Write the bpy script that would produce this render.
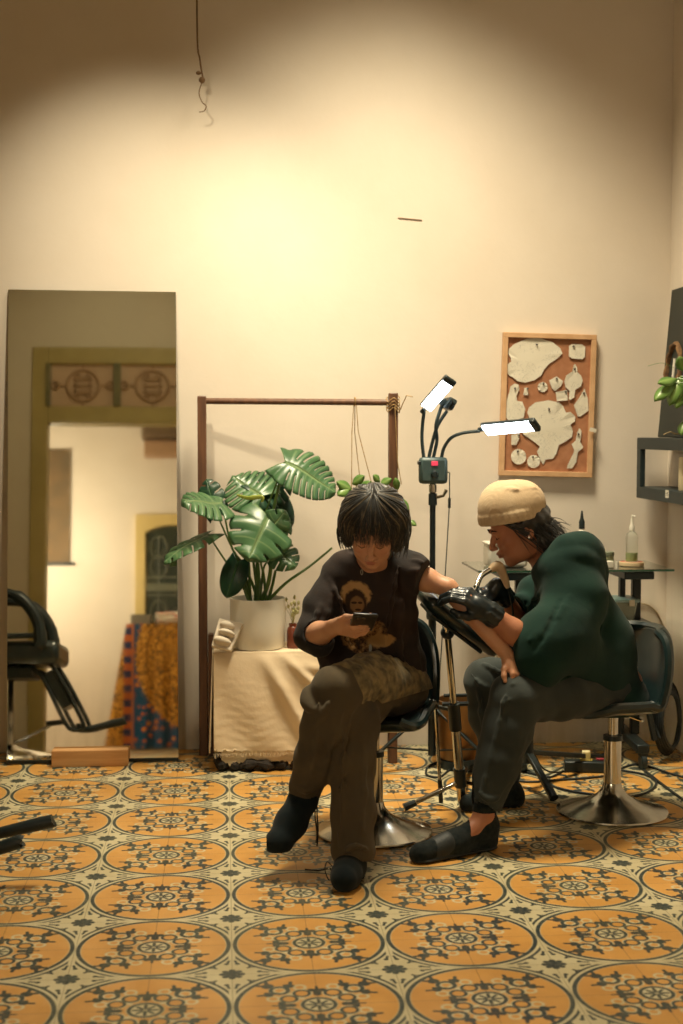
import bpy, math, random
import numpy as np
from mathutils import Vector, Matrix, Quaternion

for o in list(bpy.data.objects):
    bpy.data.objects.remove(o, do_unlink=True)
SC = bpy.context.scene
COL = SC.collection
PI = math.pi
random.seed(7)

# ------------------------------------------------------------------ camera
CAM_H, PITCH, YAW, FPX = 1.3267, 0.0568, 0.0824, 1421.8
cam_data = bpy.data.cameras.new('camera')
cam_data.sensor_fit = 'VERTICAL'
cam_data.sensor_height = 36.0
cam_data.lens = FPX / 1024 * 36.0
cam_data.clip_start = 0.05
cam_data.dof.use_dof = True
cam_data.dof.focus_distance = 4.75
cam_data.dof.aperture_fstop = 2.8
cam = bpy.data.objects.new('camera', cam_data)
COL.objects.link(cam)
cam.location = (0, 0, CAM_H)
cam.rotation_euler = (PI / 2 - PITCH, 0, -YAW)
SC.camera = cam

# ------------------------------------------------------------------ exposure, world
SC.view_settings.view_transform = 'Standard'
SC.view_settings.look = 'None'
SC.view_settings.exposure = 0.08
SC.view_settings.gamma = 1.0
SC.view_settings.use_curve_mapping = False
W = bpy.data.worlds.new('night')
SC.world = W
W.use_nodes = True
W.node_tree.nodes['Background'].inputs[0].default_value = (0.30, 0.36, 0.40, 1)
W.node_tree.nodes['Background'].inputs[1].default_value = 0.03

# ------------------------------------------------------------------ room lamps
def lamp(name, kind, loc, target, energy, color, **kw):
    d = bpy.data.lights.new(name, kind)
    d.energy = energy
    d.color = color
    for k, v in kw.items():
        setattr(d, k, v)
    o = bpy.data.objects.new(name, d)
    COL.objects.link(o)
    o.location = loc
    dv = Vector(target) - Vector(loc)
    o.rotation_euler = dv.to_track_quat('-Z', 'Y').to_euler()
    return o

WARM = (1.0, 0.86, 0.60)
lamp('wall_spotlight', 'SPOT', (-0.36, 4.62, 2.92), (-0.28, 5.91, 1.80), 92, WARM,
     spot_size=math.radians(76), spot_blend=1.0, shadow_soft_size=0.05)
lamp('ceiling_downlight', 'AREA', (0.62, 4.88, 3.78), (0.72, 5.06, 0), 52, WARM, shape='DISK', size=0.7, spread=math.radians(92))
lamp('doorway_fill_light', 'SPOT', (-0.5, 3.1, 3.60), (-0.8, 1.60, 2.6), 20, WARM, spot_size=math.radians(76), spot_blend=1.0, shadow_soft_size=0.06)  # added fill that brightens the doorway wall for the mirror, not a known lamp
lamp('back_room_lamp', 'POINT', (-1.7, -0.30, 1.75), (0, 0, 0), 66, (1.0, 0.88, 0.66), shadow_soft_size=0.12)

# ------------------------------------------------------------------ pixel -> place
_cy, _sy, _cp, _sp = math.cos(YAW), math.sin(YAW), math.cos(PITCH), math.sin(PITCH)
_F = Vector((_sy * _cp, _cy * _cp, -_sp)); _R = Vector((_cy, -_sy, 0)); _U = _R.cross(_F)
_C = Vector((0, 0, CAM_H))
def ray(px, py): return _F + (px - 341.5) / FPX * _R + (512 - py) / FPX * _U
def at(px, py, Y):
    d = ray(px, py); return _C + d * (Y / d.y)
def atz(px, py, Z=0.0):
    d = ray(px, py); return _C + d * ((Z - CAM_H) / d.z)
def atx(px, py, X):
    d = ray(px, py); return _C + d * (X / d.x)

# ------------------------------------------------------------------ colour and materials
def lin(c):
    c /= 255.0
    return c / 12.92 if c <= 0.04045 else ((c + 0.055) / 1.055) ** 2.4
def rgb(r, g, b): return (lin(r), lin(g), lin(b), 1.0)

class NT:
    """small wrapper to write shader math as expressions"""
    def __init__(s, m):
        s.t = m.node_tree; s.n = s.t.nodes; s.l = s.t.links
    def put(s, node, i, v):
        if isinstance(v, E_): v = v.s
        if isinstance(v, bpy.types.NodeSocket): s.l.new(v, node.inputs[i])
        else: node.inputs[i].default_value = v
    def math(s, op, a, b=None, c=None):
        n = s.n.new('ShaderNodeMath'); n.operation = op
        s.put(n, 0, a)
        if b is not None: s.put(n, 1, b)
        if c is not None: s.put(n, 2, c)
        return E_(s, n.outputs[0])
    def vm(s, op, a, b=None, out=0, scale=None):
        n = s.n.new('ShaderNodeVectorMath'); n.operation = op
        s.put(n, 0, a)
        if b is not None: s.put(n, 1, b)
        if scale is not None: s.put(n, 3, scale)
        return E_(s, n.outputs[out])
    def comb(s, x, y, z=0.0):
        n = s.n.new('ShaderNodeCombineXYZ')
        for i, v in enumerate((x, y, z)): s.put(n, i, v)
        return E_(s, n.outputs[0])
    def sep(s, v):
        n = s.n.new('ShaderNodeSeparateXYZ'); s.put(n, 0, v)
        return [E_(s, o) for o in n.outputs]
    def coord(s, which='Object'):
        n = s.n.new('ShaderNodeTexCoord'); return E_(s, n.outputs[which])
    def geo(s):
        n = s.n.new('ShaderNodeNewGeometry'); return E_(s, n.outputs['Position'])
    def noise(s, v, scale, detail=3.0, rough=0.5, dist=0.0):
        n = s.n.new('ShaderNodeTexNoise'); s.put(n, 'Vector', v)
        n.inputs['Scale'].default_value = scale; n.inputs['Detail'].default_value = detail
        n.inputs['Roughness'].default_value = rough; n.inputs['Distortion'].default_value = dist
        return E_(s, n.outputs['Fac'])
    def ramp(s, f, stops):
        n = s.n.new('ShaderNodeValToRGB'); s.put(n, 0, f)
        e = n.color_ramp.elements
        while len(e) < len(stops): e.new(0.5)
        for i, (p, c) in enumerate(stops):
            e[i].position = p; e[i].color = c
        return E_(s, n.outputs[0])
    def mix(s, f, a, b):
        n = s.n.new('ShaderNodeMix'); n.data_type = 'RGBA'
        s.put(n, 0, f); s.put(n, 6, a); s.put(n, 7, b)
        return E_(s, n.outputs[2])
    def step(s, d, w):       # 1 inside (d<0), 0 outside, edge width w
        n = s.n.new('ShaderNodeMapRange'); s.put(n, 0, d)
        n.inputs[1].default_value = -w; n.inputs[2].default_value = w
        n.inputs[3].default_value = 1.0; n.inputs[4].default_value = 0.0
        return E_(s, n.outputs[0])
    def bump(s, h, strength, dist=0.002):
        n = s.n.new('ShaderNodeBump'); s.put(n, 'Height', h)
        n.inputs['Strength'].default_value = strength; n.inputs['Distance'].default_value = dist
        return E_(s, n.outputs[0])
class E_:
    def __init__(s, nt, sock): s.nt = nt; s.s = sock
    def __add__(s, o): return s.nt.math('ADD', s, o)
    def __sub__(s, o): return s.nt.math('SUBTRACT', s, o)
    def __rsub__(s, o): return s.nt.math('SUBTRACT', o, s)
    def __mul__(s, o): return s.nt.math('MULTIPLY', s, o)
    def __truediv__(s, o): return s.nt.math('DIVIDE', s, o)
    __radd__ = __add__; __rmul__ = __mul__
    def abs(s): return s.nt.math('ABSOLUTE', s)
    def min(s, o): return s.nt.math('MINIMUM', s, o)
    def max(s, o): return s.nt.math('MAXIMUM', s, o)
    def sin(s): return s.nt.math('SINE', s)

MATS = {}
def new_mat(name, rough=0.6, metal=0.0, color=(0.8, 0.8, 0.8, 1), spec=0.5):
    m = bpy.data.materials.new(name); m.use_nodes = True
    b = m.node_tree.nodes['Principled BSDF']
    b.inputs['Base Color'].default_value = color
    b.inputs['Roughness'].default_value = rough
    b.inputs['Metallic'].default_value = metal
    b.inputs['Specular IOR Level'].default_value = spec
    MATS[name] = m
    return m, b, NT(m)

def mat(name, c1, c2=None, scale=8.0, rough=0.6, metal=0.0, bump=0.0, bscale=None, stretch=None, spec=0.5,
        sheen=0.0, lo=0.35, hi=0.65, sss=0.0, coat=0.0, bdist=0.003):
    """two-tone noise material with optional bump"""
    if name in MATS: return MATS[name]
    m, b, nt = new_mat(name, rough, metal, c1, spec)
    v = nt.coord('Object')
    if stretch: v = nt.vm('MULTIPLY', v, stretch)
    f = nt.noise(v, scale, 4.0)
    if c2 is not None:
        nt.put(b, 'Base Color', nt.ramp(f, [(lo, c1), (hi, c2)]))
    if bump:
        nt.put(b, 'Normal', nt.bump(nt.noise(v, bscale or scale * 3, 3.0), bump, bdist))
    if sheen:
        b.inputs['Sheen Weight'].default_value = sheen
    if sss:
        b.inputs['Subsurface Weight'].default_value = sss
        b.inputs['Subsurface Radius'].default_value = (0.012, 0.004, 0.002)
        b.inputs['Subsurface Scale'].default_value = 1.0
    if coat:
        b.inputs['Coat Weight'].default_value = coat
        b.inputs['Coat Roughness'].default_value = 0.15
    return m

# ------------------------------------------------------------------ mesh building
ORG = {}
class MB:
    """collects shapes in world coordinates and links them as one mesh object"""
    def __init__(s): s.v = []; s.f = []
    def add(s, vs, fs):
        k = len(s.v); s.v += [tuple(v) for v in vs]; s.f += [tuple(i + k for i in f) for f in fs]; return s
    def box(s, c, d, rot=None):
        """centre, full dimensions"""
        x, y, z = d[0] / 2, d[1] / 2, d[2] / 2
        P = [Vector(p) for p in ((-x,-y,-z),(x,-y,-z),(x,y,-z),(-x,y,-z),(-x,-y,z),(x,-y,z),(x,y,z),(-x,y,z))]
        if rot is not None: P = [rot @ p for p in P]
        P = [p + Vector(c) for p in P]
        return s.add(P, [(0,3,2,1),(4,5,6,7),(0,1,5,4),(1,2,6,5),(2,3,7,6),(3,0,4,7)])
    def box2(s, a, b):
        c = [(a[i] + b[i]) / 2 for i in range(3)]; d = [abs(b[i] - a[i]) for i in range(3)]
        return s.box(c, d)
    def bar(s, a, b, w, h, up=(0, 0, 1)):
        """square bar from a to b"""
        a, b = Vector(a), Vector(b); L = (b - a).length; t = (b - a).normalized()
        u = Vector(up)
        if abs(t.dot(u)) > 0.98: u = Vector((0, 1, 0))
        r = t.cross(u).normalized(); u = r.cross(t)
        M = Matrix((r, t, u)).transposed()
        return s.box((a + b) / 2, (w, L, h), M)
    def tube(s, pts, r, n=10, cap=True, closed=False, flat=None):
        pts = [Vector(p) for p in pts]; m = len(pts)
        rs = [r] * m if not hasattr(r, '__len__') else list(r)
        tan = []
        for i in range(m):
            if closed: d = pts[(i + 1) % m] - pts[i - 1]
            else: d = pts[min(i + 1, m - 1)] - pts[max(i - 1, 0)]
            tan.append(d.normalized() if d.length > 1e-9 else Vector((0, 0, 1)))
        ref = Vector((0, 0, 1)) if abs(tan[0].z) < 0.9 else Vector((1, 0, 0))
        nrm = (ref - tan[0] * ref.dot(tan[0])).normalized()
        vs = []
        for i in range(m):
            nrm = (nrm - tan[i] * nrm.dot(tan[i])).normalized()
            bi = tan[i].cross(nrm)
            for k in range(n):
                a = 2 * PI * k / n
                ca, sa = math.cos(a), math.sin(a)
                if flat: sa *= flat
                vs.append(pts[i] + (nrm * ca + bi * sa) * rs[i])
        fs = []
        for i in range(m if closed else m - 1):
            j = (i + 1) % m
            for k in range(n):
                l = (k + 1) % n
                fs.append((i * n + k, i * n + l, j * n + l, j * n + k))
        if cap and not closed:
            fs.append(tuple(range(n))[::-1]); fs.append(tuple((m - 1) * n + k for k in range(n)))
        return s.add(vs, fs)
    def lathe(s, c, prof, n=40, M=None, cap=True):
        """profile [(r, z)] revolved round c"""
        vs = []; c = Vector(c)
        for r, z in prof:
            for k in range(n):
                a = 2 * PI * k / n
                p = Vector((r * math.cos(a), r * math.sin(a), z))
                if M is not None: p = M @ p
                vs.append(c + p)
        fs = []
        for i in range(len(prof) - 1):
            for k in range(n):
                l = (k + 1) % n
                fs.append((i * n + k, i * n + l, (i + 1) * n + l, (i + 1) * n + k))
        if cap:
            fs.append(tuple(range(n))[::-1]); fs.append(tuple((len(prof) - 1) * n + k for k in range(n)))
        return s.add(vs, fs)
    def prism(s, poly, depth, M, o):
        """polygon in local xy extruded along local z by depth; M 3x3, o origin"""
        n = len(poly); o = Vector(o)
        vs = [o + M @ Vector((p[0], p[1], 0)) for p in poly] + [o + M @ Vector((p[0], p[1], depth)) for p in poly]
        fs = [tuple(range(n))[::-1], tuple(range(n, 2 * n))]
        fs += [(i, (i + 1) % n, n + (i + 1) % n, n + i) for i in range(n)]
        return s.add(vs, fs)
    def ball(s, c, r, n=16, m=10, M=None):
        r = (r, r, r) if not hasattr(r, '__len__') else r
        vs = []; fs = []; c = Vector(c)
        for i in range(m + 1):
            th = PI * i / m
            for k in range(n):
                a = 2 * PI * k / n
                p = Vector((r[0] * math.sin(th) * math.cos(a), r[1] * math.sin(th) * math.sin(a), -r[2] * math.cos(th)))
                if M is not None: p = M @ p
                vs.append(c + p)
        for i in range(m):
            for k in range(n):
                l = (k + 1) % n
                fs.append((i * n + k, i * n + l, (i + 1) * n + l, (i + 1) * n + k))
        return s.add(vs, fs)
    def build(s, name, material, parent=None, smooth=True, bevel=0.0, origin=None, sharp=35, subsurf=0, solid=0.0, **props):
        V = np.array(s.v, dtype=float)
        return link_mesh(name, V, s.f, material, parent, smooth, bevel, origin, sharp, subsurf, solid, **props)

def set_props(o, label=None, cat=None, group=None, kind=None):
    if label: o['label'] = label
    if cat: o['category'] = cat
    if group: o['group'] = group
    if kind: o['kind'] = kind
    return o

def link_mesh(name, V, F, material, parent=None, smooth=True, bevel=0.0, origin=None, sharp=35, subsurf=0, solid=0.0,
              label=None, cat=None, group=None, kind=None):
    if origin is None:
        if parent is None:
            origin = Vector(((V[:, 0].min() + V[:, 0].max()) / 2, (V[:, 1].min() + V[:, 1].max()) / 2, V[:, 2].min()))
        else:
            origin = Vector(V.mean(axis=0))
    origin = Vector(origin)
    me = bpy.data.meshes.new(name)
    me.from_pydata((V - np.array(origin)).tolist(), [], [tuple(int(i) for i in f) for f in F] if not isinstance(F, np.ndarray) else F.tolist())
    me.validate()
    if material: me.materials.append(material)
    if smooth:
        me.polygons.foreach_set('use_smooth', [True] * len(me.polygons))
    o = bpy.data.objects.new(name, me)
    COL.objects.link(o)
    ORG[o.name] = origin
    if parent is not None:
        o.parent = parent
        o.location = origin - ORG[parent.name]
    else:
        o.location = origin
    if bevel:
        b = o.modifiers.new('bevel', 'BEVEL'); b.width = bevel; b.segments = 2; b.limit_method = 'ANGLE'; b.angle_limit = math.radians(40)
        b.harden_normals = False
    if solid:
        q = o.modifiers.new('solid', 'SOLIDIFY'); q.thickness = solid; q.offset = 0
    if subsurf:
        q = o.modifiers.new('sub', 'SUBSURF'); q.levels = subsurf; q.render_levels = subsurf
    if smooth and sharp:
        try: me.set_sharp_from_angle(angle=math.radians(sharp))
        except Exception: pass
    return set_props(o, label, cat, group, kind)

def thing(name, loc, label, cat, group=None):
    o = bpy.data.objects.new(name, None)
    o.empty_display_size = 0.05
    COL.objects.link(o)
    o.location = loc
    ORG[o.name] = Vector(loc)
    return set_props(o, label, cat, group)

def spline(pts, n=8, closed=False):
    """Catmull-Rom through the points"""
    P = [Vector(p) for p in pts]; m = len(P); out = []
    for i in range(m if closed else m - 1):
        if closed: a, b, c, d = P[i - 1], P[i], P[(i + 1) % m], P[(i + 2) % m]
        else: a, b, c, d = P[max(i - 1, 0)], P[i], P[i + 1], P[min(i + 2, m - 1)]
        for k in range(n):
            t = k / n
            out.append(0.5 * ((2 * b) + (c - a) * t + (2 * a - 5 * b + 4 * c - d) * t * t + (3 * b - a - 3 * c + d) * t ** 3))
    if not closed: out.append(P[-1])
    return out
def frame(z, xhint=(1, 0, 0)):
    z = Vector(z).normalized(); x = Vector(xhint); x = (x - z * x.dot(z)).normalized(); y = z.cross(x)
    return Matrix((x, y, z)).transposed()
# ------------------------------------------------------------------ room shell
YW, XR, XL, YB, ZC = 5.91, 1.88, -2.3, 1.60, 3.85     # back wall, right wall, left wall, wall with the wide doorway, ceiling
YF = -1.30                                            # far wall of the room the camera stands in

def plaster(name, col, col2, rough=0.85, streak=True):
    m, b, nt = new_mat(name, rough, 0, col, 0.3)
    p = nt.geo()
    f = nt.noise(p, 2.2, 5.0, 0.6)
    c = nt.ramp(f, [(0.3, col), (0.7, col2)])
    if streak:
        s = nt.vm('MULTIPLY', p, (9.0, 9.0, 1.4))
        g = nt.noise(s, 1.6, 5.0, 0.65)
        x, y, z = nt.sep(p)
        low = nt.step(z - 0.45, 0.45)           # damp stains keep to the foot of the wall
        g = nt.step(0.54 - g, 0.10) * low * 0.22
        c = nt.mix(g, c, rgb(150, 140, 112))
    nt.put(b, 'Base Color', c)
    h = nt.noise(p, 26, 5.0, 0.6) + nt.noise(p, 4.0, 3.0) * 1.5
    nt.put(b, 'Normal', nt.bump(h, 0.18, 0.004))
    return m
M_wall = plaster('cream_plaster', rgb(228, 218, 204), rgb(222, 211, 195))
M_wall2 = plaster('dull_plaster', rgb(228, 222, 198), rgb(222, 214, 190), streak=False)
M_ceil = plaster('ceiling_paint', rgb(214, 206, 190), rgb(206, 198, 182), streak=False)
M_olive = mat('olive_paint', rgb(190, 176, 112), rgb(180, 166, 104), 6, 0.5, bump=0.1)

# cement tile floor
def tile_floor():
    m, b, nt = new_mat('patterned_cement_tiles', 0.42, 0, (0.5, 0.4, 0.2, 1), 0.45)
    p = nt.geo()
    q = nt.vm('SUBTRACT', p, (-0.186, 3.219, 0))
    q = nt.vm('SCALE', q, scale=1 / 0.4)
    x, y, z = nt.sep(q)
    u = nt.math('FRACT', x + 100.5) - 0.5
    v = nt.math('FRACT', y + 100.5) - 0.5
    au, av = u.abs(), v.abs()
    a, bb = au.max(av), au.min(av)
    P = nt.comb(a, bb)
    r = nt.vm('LENGTH', P, out=1)
    cu, cv = 0.5 - au, 0.5 - av
    Q = nt.comb(cu.max(cv), cu.min(cv))
    def circ(V, c, rad): return nt.vm('DISTANCE', V, (c[0], c[1], 0), out=1) - rad
    def ring(V, c, rad, w): return circ(V, c, rad).abs() - w
    def cap(V, s, e, rad):
        ba = Vector((e[0] - s[0], e[1] - s[1], 0)); pa = nt.vm('SUBTRACT', V, (s[0], s[1], 0))
        k = ba / ba.length_squared
        h = nt.vm('DOT_PRODUCT', pa, tuple(k), out=1)
        h = nt.math('MINIMUM', nt.math('MAXIMUM', h, 0.0), 1.0)
        w = nt.vm('SCALE', tuple(ba), scale=h)
        return nt.vm('DISTANCE', pa, w, out=1) - rad
    def union(L):
        d = L[0]
        for k in L[1:]: d = d.min(k)
        return d
    AA = 0.004
    ochre, ochre2, cream, ink = rgb(206, 154, 80), rgb(190, 138, 66), rgb(200, 190, 154), rgb(28, 46, 52)
    n1 = nt.noise(p, 5.0, 4.0)
    oc = nt.ramp(n1, [(0.35, ochre), (0.65, ochre2)])
    cr = nt.ramp(n1, [(0.35, cream), (0.65, rgb(186, 174, 136))])
    col = nt.mix(nt.step(r - 0.462, AA), cr, oc)
    creamlines = union([
        r - 0.112,
        cap(P, (0.09, 0.09), (0.20, 0.20), 0.014),
        ring(P, (0.170, 0.092), 0.052, 0.012),
        ring(P, (0.262, 0.100), 0.034, 0.009),
        ring(P, (0.222, 0.222), 0.048, 0.020)])
    col = nt.mix(nt.step(creamlines, AA), col, cr)
    dark = union([
        cap(P, (0.022, 0.0), (0.068, 0.0), 0.011),
        cap(P, (0.016, 0.016), (0.046, 0.046), 0.010),
        (r - 0.095).abs() - 0.012,
        # axis fleur
        cap(P, (0.155, 0.0), (0.215, 0.0), 0.025),
        cap(P, (0.20, 0.0), (0.268, 0.0), 0.009),
        circ(P, (0.214, 0.034), 0.024),
        # corner fleur and side fleurs
        circ(P, (0.292, 0.288), 0.036),
        cap(P, (0.292, 0.288), (0.352, 0.300), 0.013),
        circ(P, (0.288, 0.160), 0.030),
        cap(P, (0.285, 0.160), (0.348, 0.150), 0.012),
        cap(P, (0.235, 0.175), (0.300, 0.185), 0.015),
        ring(P, (0.222, 0.222), 0.052, 0.013),
        ring(P, (0.170, 0.092), 0.046, 0.010),
        cap(P, (0.120, 0.140), (0.185, 0.205), 0.006),
        # border rings and the diamond between four circles
        (r - 0.480).abs() - 0.014,
        circ(Q, (0, 0), 0.055), circ(Q, (0.058, 0.0), 0.022), circ(Q, (0.042, 0.042), 0.020),
        cap(Q, (0.175, 0.030), (0.220, 0.020), 0.009),
        circ(Q, (0.168, 0.034), 0.016),
        cap(Q, (0.095, 0.110), (0.150, 0.110), 0.009),
        circ(Q, (0.098, 0.104), 0.015),
    ])
    arc = (r - 0.525).abs() - 0.010
    arc = arc.max(0.022 - nt.sep(Q)[1])
    dark = dark.min(arc)
    wear = nt.noise(p, 90.0, 2.0)
    dm = nt.step(dark, AA) * nt.math('MINIMUM', wear * 0.5 + 0.72, 1.0)
    inkc = nt.ramp(nt.noise(p, 2.1, 2.0), [(0.35, ink), (0.65, rgb(54, 68, 60))])
    col = nt.mix(dm, col, inkc)
    seam = (au.min(av) - 0.0022).min(cu.min(cv) - 0.0022)
    col = nt.mix(nt.step(seam, 0.0022) * 0.55, col, rgb(70, 60, 42))
    # general grime
    g = nt.noise(p, 1.3, 5.0, 0.7)
    col = nt.mix(nt.step(0.55 - g, 0.12) * 0.16, col, rgb(96, 78, 48))
    nt.put(b, 'Base Color', col)
    rr = nt.noise(p, 9.0, 4.0) * 0.28 + 0.26
    nt.put(b, 'Roughness', rr)
    h = nt.noise(p, 30, 3.0) * 0.4 - nt.step(seam, 0.003)
    nt.put(b, 'Normal', nt.bump(h, 0.25, 0.0015))
    return m
M_floor = tile_floor()

MB().box2((XL - .1, YF - .1, -0.08), (XR + .1, YW + .1, 0)).build('floor', M_floor, smooth=False, kind='structure')
MB().box2((XL - .1, YF - .1, ZC), (XR + .1, YW + .1, ZC + .1)).build('ceiling', M_ceil, smooth=False, kind='structure')
MB().box2((XL - .1, YW, 0), (XR + .1, YW + .1, ZC)).build('wall_back', M_wall, smooth=False, kind='structure')
MB().box2((XR, YF, 0), (XR + .1, YW, ZC)).build('wall_right', M_wall, smooth=False, kind='structure')
MB().box2((XL - .1, YF, 0), (XL, YW, ZC)).build('wall_left', M_wall, smooth=False, kind='structure')
MB().box2((XL - .1, YF - .1, 0), (XR + .1, YF, ZC)).build('wall_front', M_wall, smooth=False, kind='structure')
# partition wall with the wide doorway (only seen in the mirror)
DX0, DX1, DZ0, DZ1 = -1.34, 1.30, 2.30, 2.85
MB().box2((XL, YB - .10, 0), (DX0, YB, ZC)).box2((DX1, YB - .10, 0), (XR, YB, ZC)).box2((DX0, YB - .10, DZ1), (DX1, YB, ZC)) \
    .build('wall_doorway', M_wall2, smooth=False, kind='structure')
dm = MB()
fw = 0.11
dm.box2((DX0, YB - .12, 0), (DX0 + fw, YB + .02, DZ1)).box2((DX1 - fw, YB - .12, 0), (DX1, YB + .02, DZ1))
dm.box2((DX0 + fw, YB - .12, DZ1 - .12), (DX1 - fw, YB + .02, DZ1)).box2((DX0 + fw, YB - .12, DZ0), (DX1 - fw, YB + .02, DZ0 + .12))
dframe = dm.build('door_1', M_olive, smooth=False, bevel=.006, kind='structure')
# transom: mullions and pierced panels with round longevity ornaments
M_pan = mat('transom_panel', rgb(212, 184, 150), rgb(204, 176, 142), 5, 0.6)
M_dkpanel = mat('mullion_green', rgb(128, 126, 86), rgb(118, 116, 78), 5, 0.6)
npan = 5
M_orn = mat('transom_ornament', rgb(186, 156, 120), rgb(178, 148, 112), 5, 0.6)
px0, px1 = DX0 + fw, DX1 - fw
pw = (px1 - px0) / npan
for i in range(npan + 1):
    x = px0 + pw * i
    w = 0.05 if 0 < i < npan else 0.03
    MB().box2((x - w / 2, YB - .05, DZ0 + .12), (x + w / 2, YB + .035, DZ1 - .12)).build('mullion', M_dkpanel, dframe, smooth=False)
for i in range(npan):
    xc = px0 + pw * (i + .5); zc = (DZ0 + DZ1) / 2
    h = (DZ1 - DZ0) / 2 - .12
    MB().box2((xc - pw / 2 + .02, YB - .03, zc - h), (xc + pw / 2 - .02, YB - .015, zc + h)).build('transom_panel', M_pan, dframe, smooth=False)
    o = MB()
    R0 = h * .72
    ringp = [Vector((xc + R0 * math.cos(t), YB - .005, zc + R0 * math.sin(t))) for t in np.linspace(0, 2 * PI, 28, endpoint=False)]
    o.tube(ringp, .011, 6, closed=True)
    for dz in (-.045, 0, .045): o.box((xc, YB - .005, zc + dz), (R0 * 1.2, .014, .014))
    for dx in (-.05, .05): o.box((xc + dx, YB - .005, zc), (.014, .014, R0 * 1.3))
    for s in (-1, 1):
        for s2 in (-1, 1):
            arc = [Vector((xc + s2 * .012 + .045 * math.cos(t) * s2, YB - .005, zc + s * (.085) + .03 * math.sin(t))) for t in np.linspace(0, 2 * PI, 12, endpoint=False)]
            o.tube(arc, .008, 5, closed=True)
        o.box((xc + s * (R0 + .045), YB - .005, zc), (.09, .012, .012))
        c2 = [Vector((xc + s * (pw / 2 - .05) + .028 * math.cos(t), YB - .005, zc + .028 * math.sin(t))) for t in np.linspace(0, 2 * PI, 12, endpoint=False)]
        o.tube(c2, .008, 5, closed=True)
        o.box((xc, YB - .005, zc + s * (R0 + .02)), (.012, .012, .05))
    o.build('ornament', M_orn, dframe)
# ------------------------------------------------------------------ shared materials
M_blackmetal = mat('black_metal', rgb(26, 36, 38), rgb(32, 42, 43), 12, 0.38, 0.3, bump=0.05)
M_blackplastic = mat('black_plastic', rgb(16, 30, 32), rgb(22, 36, 38), 14, 0.45)
M_leather = mat('black_leather', rgb(18, 34, 36), rgb(26, 42, 43), 20, 0.28, bump=0.25, bscale=160, coat=0.3, bdist=0.0006)
M_chrome = mat('chrome', (0.62, 0.60, 0.55, 1), (0.50, 0.48, 0.43, 1), 6, 0.14, 1.0)
M_brushed = mat('worn_chrome', (0.56, 0.55, 0.50, 1), (0.36, 0.35, 0.31, 1), 9, 0.17, 1.0, bump=0.05)
M_rack = mat('stained_rack_wood', rgb(112, 76, 52), rgb(86, 58, 42), 4, 0.45, stretch=(14, 14, 1.2), bump=0.15)
M_pine = mat('pale_pine', rgb(206, 158, 104), rgb(186, 136, 84), 3, 0.5, stretch=(1.5, 8, 16), bump=0.1)
M_white = mat('white_plastic', rgb(226, 222, 208), rgb(216, 212, 198), 6, 0.35)

# ------------------------------------------------------------------ leaning mirror
mg, b, nt = new_mat('mirror_glass', 0.03, 1.0, (0.66, 0.64, 0.54, 1))
sp = nt.coord('Object')
nt.put(b, 'Base Color', nt.ramp(nt.noise(sp, 3.0, 4.0), [(0.3, (0.84, 0.83, 0.73, 1)), (0.7, (0.87, 0.86, 0.77, 1))]))
nt.put(b, 'Roughness', nt.math('MULTIPLY', nt.noise(sp, 14.0, 4.0), 0.05))
M_edge = mat('mirror_edge', rgb(70, 84, 70), rgb(60, 72, 60), 8, 0.3)
mb0, mb1 = Vector((-0.868, 5.69, 0.004)), Vector((-0.188, 5.69, 0.004))
mt0, mt1 = Vector((-0.868, 5.893, 1.90)), Vector((-0.194, 5.893, 1.895))
mirror = thing('leaning_mirror', (-0.53, 5.70, 0), 'tall frameless mirror leaning against the back wall left of the wooden rack', 'mirror')
nrm = (mb1 - mb0).cross(mt0 - mb0).normalized()      # faces the room
if nrm.y > 0: nrm = -nrm
MB().add([mb0, mb1, mt1, mt0], [(0, 1, 2, 3)]).build('mirror_glass', mg, mirror, smooth=False)
bk = MB(); th = -nrm * 0.006
q = [mb0 - nrm * .0006, mb1 - nrm * .0006, mt1 - nrm * .0006, mt0 - nrm * .0006]
q2 = [p + th for p in q]
bk.add(q + q2, [(0, 1, 2, 3), (7, 6, 5, 4), (0, 4, 5, 1), (1, 5, 6, 2), (2, 6, 7, 3), (3, 7, 4, 0)])
bk.build('mirror_backing', M_edge, mirror, smooth=False)
MB().bar(mb0 + nrm * .004 + Vector((0, 0, .006)), mb1 + nrm * .004 + Vector((0, 0, .006)), .006, .012).build('bottom_trim', M_blackmetal, mirror, smooth=False)
MB().box2((-0.685, 5.625, 0), (-0.385, 5.675, 0.066)).build('wood_block', M_pine, smooth=False, bevel=.003,
    label='pale wooden block on the floor holding the foot of the leaning mirror', cat='wood block')

# ------------------------------------------------------------------ barber chair: footrest in view at the left, the rest in the mirror
bc = thing('barber_chair', (-1.12, 4.15, 0), 'black barber chair on a chromed round base, its footrest reaching in at the left edge', 'chair')
cx, cyy = -1.12, 4.14
MB().lathe((cx, cyy, 0), [(.0, 0), (.27, 0), (.275, .008), (.27, .02), (.20, .035), (.10, .055), (.06, .075), (.055, .30), (.055, .40), (0, .40)], 44, cap=False).build('base', M_chrome, bc)
MB().tube(spline([(cx + .03, cyy - .1, .08), (cx + .12, cyy - .12, .12), (cx + .22, cyy - .13, .17)], 5), .009, 8).build('pump_lever', M_chrome, bc)
MB().tube([(cx + .20, cyy - .13, .178), (cx + .29, cyy - .13, .186)], .014, 10).build('pedal_pad', M_blackplastic, bc)
MB().box((cx, cyy, .43), (.32, .36, .06)).build('seat_bracket', M_blackmetal, bc, bevel=.01)
MB().box((cx + .03, cyy, .525), (.54, .50, .115)).build('seat', M_leather, bc, bevel=.03)
MB().box((cx - .27, cyy, .83), (.11, .46, .52), Matrix.Rotation(-.22, 3, 'Y')).build('backrest', M_leather, bc, bevel=.03)
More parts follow.
